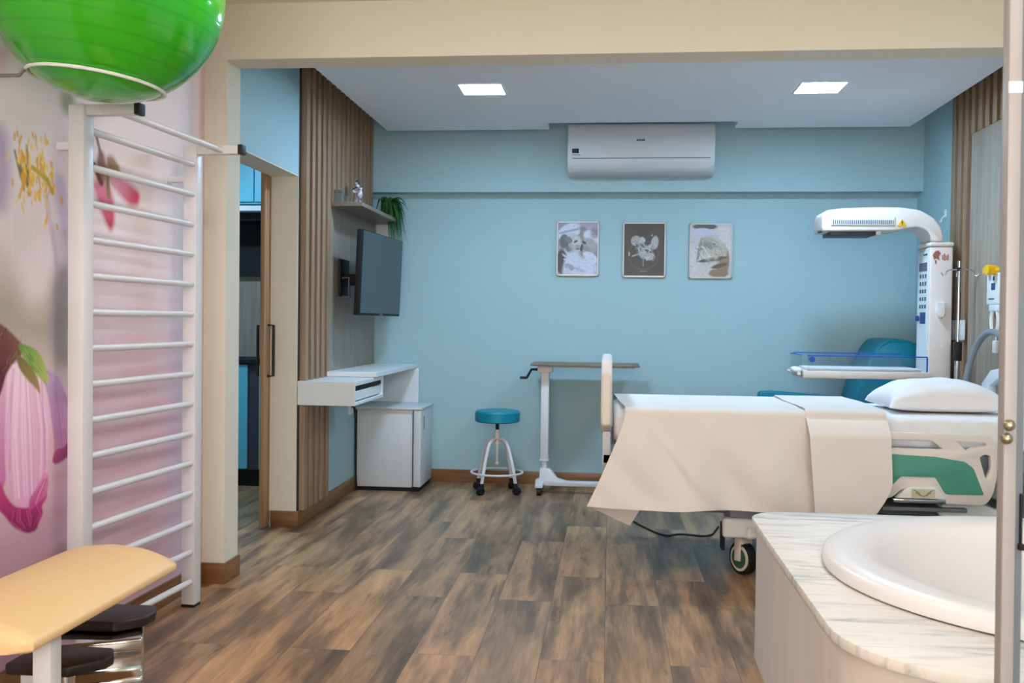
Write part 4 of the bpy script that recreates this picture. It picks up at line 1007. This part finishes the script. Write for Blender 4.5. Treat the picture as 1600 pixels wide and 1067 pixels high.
# tray
MB().box(1.262, 2.06, 6.40, 6.80, .935, .985, .006).build('bed_tray', 'cream', t)
MB().box(1.30, 2.02, 6.44, 6.76, .985, 1.005, .008).build('tray_mattress', 'sheet', t)
mb = MB(); mb.sphere((1.235, 6.46, .985), .03, (1.2, 1.3, .7)).sphere((1.25, 6.6, .985), .03, (1.2, 1.5, .7)).cyl((1.24, 6.42, .965), (1.24, 6.78, .965), .012)
mb.build('tray_handle', 'whitep', t)
MB().box(1.29, 2.045, 6.405, 6.411, .986, 1.082).build('near_guard', 'acrylic', t)
MB().box(1.27, 1.99, 6.785, 6.791, .986, 1.09).build('far_guard', 'acrylic', t)
MB().box(1.25, 1.256, 6.42, 6.78, .99, 1.085).build('end_guard', 'acrylic', t)
MB().box(1.29, 2.045, 6.403, 6.413, 1.079, 1.087, .002, 1).box(1.27, 1.99, 6.783, 6.793, 1.088, 1.096, .002, 1).box(1.247, 1.259, 6.42, 6.78, 1.082, 1.09, .002, 1).box(2.038, 2.047, 6.403, 6.413, .986, 1.08, .002, 1).build('guard_edge', 'bluedge', t)
MB().cyl((1.315, 6.39, 1.058), (1.315, 6.405, 1.058), .019).build('guard_knob', 'blueknob', t)
# base
MB().box(1.40, 2.20, 6.42, 6.49, .09, .16, .01).box(1.40, 2.20, 6.66, 6.73, .09, .16, .01).box(2.0, 2.22, 6.44, 6.70, .09, .28, .01).build('base_frame', 'cream', t)
for x, y in ((1.44, 6.455), (1.44, 6.695), (2.16, 6.455), (2.16, 6.695)): MB().cyl((x, y-.014, .045), (x, y+.014, .045), .045).cyl((x, y, .045), (x, y, .1), .013).build('caster', 'black', t)
# mark and cup on the side
mb = MB()
mb.prism([(2.085, 1.715), (2.075, 1.745), (2.09, 1.768), (2.11, 1.775), (2.125, 1.755), (2.112, 1.735), (2.118, 1.71), (2.10, 1.725)], 6.4475, 6.4505, 'Y')
mb.prism([(2.092, 1.69), (2.090, 1.71), (2.100, 1.71), (2.100, 1.685)], 6.4475, 6.4505, 'Y')
mb.build('logo', 'red', t)
mb = MB()
for k, (h0, h1_) in enumerate(((1.715, 1.745), (1.71, 1.755), (1.715, 1.742), (1.712, 1.75))): mb.box(2.134+k*.011, 2.140+k*.011, 6.4475, 6.4505, h0, h1_)
mb.build('lettering', 'red', t)
MB().prism(rnd([(2.098, 1.44), (2.098, 1.372), (2.115, 1.34), (2.138, 1.335), (2.155, 1.36), (2.155, 1.44)], .012), 6.42, 6.452, 'Y', .008).build('probe_holder', 'whitep', t)
for x, z in ((2.098, 1.155), (2.145, 1.155)): MB().cyl((x, 6.4455, z), (x, 6.451, z), .006).build('screw', 'whitep', t)

# ------------------------------------------------------------------ recliner chair
t = thing('recliner_chair', 'teal vinyl recliner armchair behind the bed and infant warmer', 'armchair', (1.65, 7.1, 0))
bk = [(1.70, .44), (1.735, .76), (1.80, 1.0), (1.875, 1.14), (1.92, 1.185), (1.99, 1.195), (2.10, 1.18), (2.17, 1.14), (2.12, .9), (2.03, .44)]
MB().prism(rnd(bk, .04), 6.93, 7.40, 'Y', .03, 3).build('backrest', 'teal', t, sharp=1.0)
MB().box(1.14, 1.80, 6.93, 7.40, .32, .46, .04, 3).build('seat', 'teal', t, sharp=1.0)
for y0, y1 in ((6.85, 6.925), (7.405, 7.48)):
    ar = MB().prism(rnd([(1.12, .70), (1.14, .772), (1.22, .782), (1.80, .74), (1.82, .70), (1.78, .68), (1.2, .69)], .02), y0, y1, 'Y', .018, 3).build('armrest', 'teal', t, sharp=1.0)
    MB().tube([(1.22, (y0+y1)/2, .70), (1.22, (y0+y1)/2, .25)], .014, 10).tube([(1.70, (y0+y1)/2, .69), (1.70, (y0+y1)/2, .25)], .014, 10).build('armrest_support', 'steel', ar)
MB().box(1.18, 2.05, 6.95, 6.99, .22, .26, .005).box(1.18, 2.05, 7.34, 7.38, .22, .26, .005).box(1.2, 1.24, 6.87, 7.46, .24, .28).box(1.68, 1.72, 6.87, 7.46, .24, .28).build('frame', 'steel', t)
for x, y in ((1.22, 6.97), (1.22, 7.36), (2.0, 6.97), (2.0, 7.36)): MB().cyl((x, y, 0), (x, y, .32), .016).build('leg', 'steel', t)

# ------------------------------------------------------------------ right wall: IV pole, hose, sockets, call unit
t = thing('drip_stand', 'thin steel drip stand with hooks between warmer and headboard', 'drip stand', (2.16, 6.2, 0))
MB().tube([(2.155, 6.2, .10), (2.155, 6.2, 1.10)], .016, 12).build('lower_pole', 'chrome', t)
MB().tube([(2.155, 6.2, 1.10), (2.155, 6.2, 1.69)], .009, 12).build('upper_pole', 'chrome', t)
MB().box(2.133, 2.177, 6.178, 6.222, 1.07, 1.19, .006).build('clamp', 'black', t)
MB().cyl((2.155, 6.2, 1.628), (2.155, 6.2, 1.65), .013).build('hook_collar', 'black', t)
for dx, dy in ((1, -.25), (-1, .25), (.2, 1), (-.2, -1)):
    q = .105 if dx == 1 else .09
    MB().tube([(2.155, 6.2, 1.638), (2.155+dx*q*.75, 6.2+dy*q*.75, 1.635), (2.155+dx*q*.8, 6.2+dy*q*.8, 1.605), (2.155+dx*q*.95, 6.2+dy*q*.95, 1.595), (2.155+dx*q*1.1, 6.2+dy*q*1.1, 1.62)], .0035, 8, smooth=1).build('hook', 'chrome', t)
for k in range(5):
    a = 2*math.pi*k/5+.3; c, s_ = math.cos(a)*.11, math.sin(a)*.16
    MB().tube([(2.155, 6.2, .12), (2.155+c, 6.2+s_, .07)], .011, 8).cyl((2.155+c, 6.2+s_-.01, .025), (2.155+c, 6.2+s_+.01, .025), .025).cyl((2.155+c, 6.2+s_, .03), (2.155+c, 6.2+s_, .075), .008).build('base_leg', 'steel', t)
t = thing('gooseneck_hose', 'grey flexible hose arching over the headboard', 'hose', (2.15, 5.95, 0))
pts = [(2.12, 5.98, .20), (2.12, 5.98, .70), (2.125, 5.96, .98), (2.145, 5.92, 1.13), (2.165, 5.85, 1.22), (2.18, 5.76, 1.26), (2.19, 5.66, 1.245), (2.195, 5.56, 1.20), (2.20, 5.50, 1.12)]
mb = MB(); mb.tube(pts, .019, 14, smooth=3); mb.build('hose_tube', 'hose', t)
MB().cyl((2.12, 5.98, 0), (2.12, 5.98, .03), .075).cyl((2.12, 5.98, .03), (2.12, 5.98, .22), .022).build('floor_base', 'dgrey', t)
for y, lab in ((6.555, 'pale wall socket on the slats nearer the back wall'), (6.41, 'pale wall socket on the slats nearer the bed')):
    t = thing('wall_socket', lab, 'socket', (2.25, y, 1.26), 'sockets on the right wall slats')
    xs = XR-.040
    MB().box(xs-.010, xs, y-.04, y+.04, 1.195, 1.325, .003, 1).build('plate', 'laminate', t)
    MB().box(xs-.012, xs-.009, y-.018, y+.018, 1.225, 1.295, .002, 1).build('outlet_insert', 'whitep', t)
t = thing('wall_hook', 'tiny white hook on the blue right wall above the warmer', 'hook', (2.29, 6.89, 2.05))
MB().box(XR-.008, XR, 6.87, 6.91, 2.035, 2.09, .003).tube([(XR-.005, 6.89, 2.05), (XR-.03, 6.89, 2.03), (XR-.03, 6.89, 2.0), (XR-.045, 6.89, 2.012)], .004, 8, smooth=1).build('hook_body', 'whitep', t)
t = thing('vacuum_regulator', 'white wall regulator with yellow knob on the oak board', 'regulator', (2.24, 5.870, 1.5))
xw = XR-.036
MB().box(xw-.035, xw, 5.760, 5.960, 1.415, 1.625, .008).build('body', 'whitep', t)
MB().box(xw-.03, xw, 5.785, 5.935, 1.375, 1.418, .008).build('lower_body', 'laminate', t)
MB().cyl((xw-.035, 5.830, 1.615), (xw-.085, 5.830, 1.615), .03).cyl((xw-.03, 5.910, 1.615), (xw-.07, 5.910, 1.615), .022).box(xw-.045, xw-.02, 5.760, 5.930, 1.605, 1.628, .004).build('knob', 'yellow', t)
MB().cyl((xw-.03, 5.870, 1.625), (xw-.03, 5.870, 1.70), .012).build('flow_tube', 'acrylic', t)
MB().box(xw-.038, xw-.034, 5.830, 5.880, 1.50, 1.54, .004, 1).box(xw-.038, xw-.034, 5.840, 5.865, 1.555, 1.58, .003, 1).build('emblem', 'bmark', t)
MB().box(xw-.0375, xw-.034, 5.840, 5.920, 1.445, 1.452).build('caption', 'mark', t)
t = thing('call_cord', 'coiled white call cord with hanging pendant below the regulator', 'cord', (2.24, 5.850, 1.2))
mb = MB()
for k in range(4):
    o_ = .006*k
    mb.tube([(xw-.018-o_*.5, 5.855+.05*math.sin(q)+o_*.4, 1.315+.078*math.cos(q)+o_*.6) for q in [2*math.pi*i/32 for i in range(32)]], .0045, 6, True)
mb.tube([(xw-.02, 5.850, 1.24), (xw-.02, 5.840, 1.22), (xw-.02, 5.840, 1.20)], .003, 6)
mb.build('coil', 'whitep', t)
MB().box(xw-.034, xw-.008, 5.818, 5.862, 1.13, 1.205, .008, 3).build('pendant', 'whitep', t)
t = tag(MB().box(xw-.012, xw, 5.830, 5.880, 1.36, 1.376, .003).build('cord_hook', 'whitep'), 'small white cord hook under the wall regulator', 'hook')

# ------------------------------------------------------------------ tub with marble surround
t = thing('tub_surround', 'veined white marble bathtub deck and side panels', 'tub surround', (1.45, 3.0, 0))
DZ = .54
XE = XR-.008
deck = [(XE, 3.885), (.76, 3.865)]
for k in range(9):
    a = math.radians(98+82*k/8); deck.append((.70+.14*math.cos(a), 3.73+.135*math.sin(a)))
deck += [(.556, 3.4), (.553, 2.9), (.552, 2.42)]
for k in range(1, 11):
    a = math.radians(180+88*k/10); deck.append((.552+.30+.30*math.cos(a), 2.42+.32*math.sin(a)))
deck += [(1.2, 2.08), (XE, 2.07)]
ell = [(1.38+.685*math.cos(q), 2.95+.695*math.sin(q)) for q in [2*math.pi*i/64 for i in range(64)]]
mb = MB(); mb.plate([[(x, z) for x, z in deck], ell], -.014, .014, .004)
bmesh.ops.transform(mb.bm, matrix=Matrix.Translation((0, 0, DZ-.014)) @ Matrix(((1, 0, 0, 0), (0, 0, 1, 0), (0, -1, 0, 0), (0, 0, 0, 1))), verts=mb.bm.verts)
# the plate helper maps (x, z) to world x, z; turn it so that z becomes y
zs = [v_.co.y for v_ in mb.bm.verts]
if sum(zs)/len(zs) < 0:
    for v_ in mb.bm.verts: v_.co.y = -v_.co.y
bmesh.ops.recalc_face_normals(mb.bm, faces=mb.bm.faces)
mb.build('deck', 'marble', t)
mb = MB()
ins = []
cxm, cym = 1.45, 2.98
for x, y in deck:
    ins.append((x+.012 if x < 2 else x, y+(.012 if y < cym else -.012)))
n = len(ins); vs = [(x, y, 0) for x, y in ins]+[(x, y, DZ-.028) for x, y in ins]
mb.raw(vs, [(i, (i+1) % n, n+(i+1) % n, n+i) for i in range(n)]); mb.build('side_panel', 'marbleside', t)
t = thing('bathtub', 'white oval bathtub set into the marble deck', 'bathtub', (1.38, 2.98, DZ))
prof = [(1.0, .0), (1.004, .012), (1.0, .030), (.985, .038), (.93, .040), (.86, .038), (.80, .032), (.775, .012), (.76, -.04), (.72, -.18), (.64, -.32), (.5, -.40), (0, -.41)]
mb = MB(); mb.lathe([(r_, z) for r_, z in prof], 96, Matrix.Translation((1.38, 2.95, DZ+.005)) @ Matrix.Diagonal((.71, .72, 1, 1)))
bmesh.ops.reverse_faces(mb.bm, faces=mb.bm.faces)
bmesh.ops.solidify(mb.bm, geom=mb.bm.faces[:], thickness=.004)
bmesh.ops.recalc_face_normals(mb.bm, faces=mb.bm.faces)
mb.build('tub_shell', 'porc', t, sharp=1.0)
MB().cyl((1.38, 2.98, DZ-.409), (1.38, 2.98, DZ-.402), .035).build('drain', 'chrome', t)

# ------------------------------------------------------------------ glass door at the right
t = thing('glass_door', 'beige framed glass door with two round knobs beside the bathtub', 'door', (.672, 1.70, 0))
TLT = Matrix.Translation((.6635, 1.70, 1.26)) @ Matrix.Rotation(math.radians(-.45), 4, 'Y') @ Matrix.Translation((0, 0, -1.26))
MB().box(-.0005, .0205, -.014, .014, .012, 2.2, .002, 2, TLT).build('stile', 'alu', t)
MB().box(.0205, .034, -.008, .012, .012, 2.2, .001, 1, TLT).build('edge_seal', 'seal', t)
MB().box(.034, .75, -.004, .004, .03, 2.18, 0, 1, TLT).build('glass_pane', 'acrylic', t)
MB().box(.0205, .75, -.014, .014, 2.17, 2.2, .002, 1, TLT).box(.0205, .75, -.014, .014, .0, .03, .002, 1, TLT).box(.75, .775, -.014, .014, .0, 2.2, .002, 1, TLT).build('door_frame', 'alu', t)
for z, yy in ((1.117, -.024), (1.094, -.020)):
    MB().sphere(TLT @ Vector((.003 if z > 1.1 else .001, yy*1.1, z)), .0098, n=18, m=12).cyl(TLT @ Vector((.004, 0, z)), TLT @ Vector((.003, yy, z)), .004).build('knob', 'brass', t)
MB().box(.026, .036, -.018, -.006, .905, .915, .001, 1, TLT).box(.028, .032, -.014, -.008, .915, 1.0, .001, 1, TLT).build('latch', 'dark', t)
MB().box(-.0015, .0215, -.0155, -.0138, 1.672, 1.692, .001, 1, TLT).build('lamp_reflection_plate', 'white', t)  # white plate standing in for a ceiling light's reflection on the stile
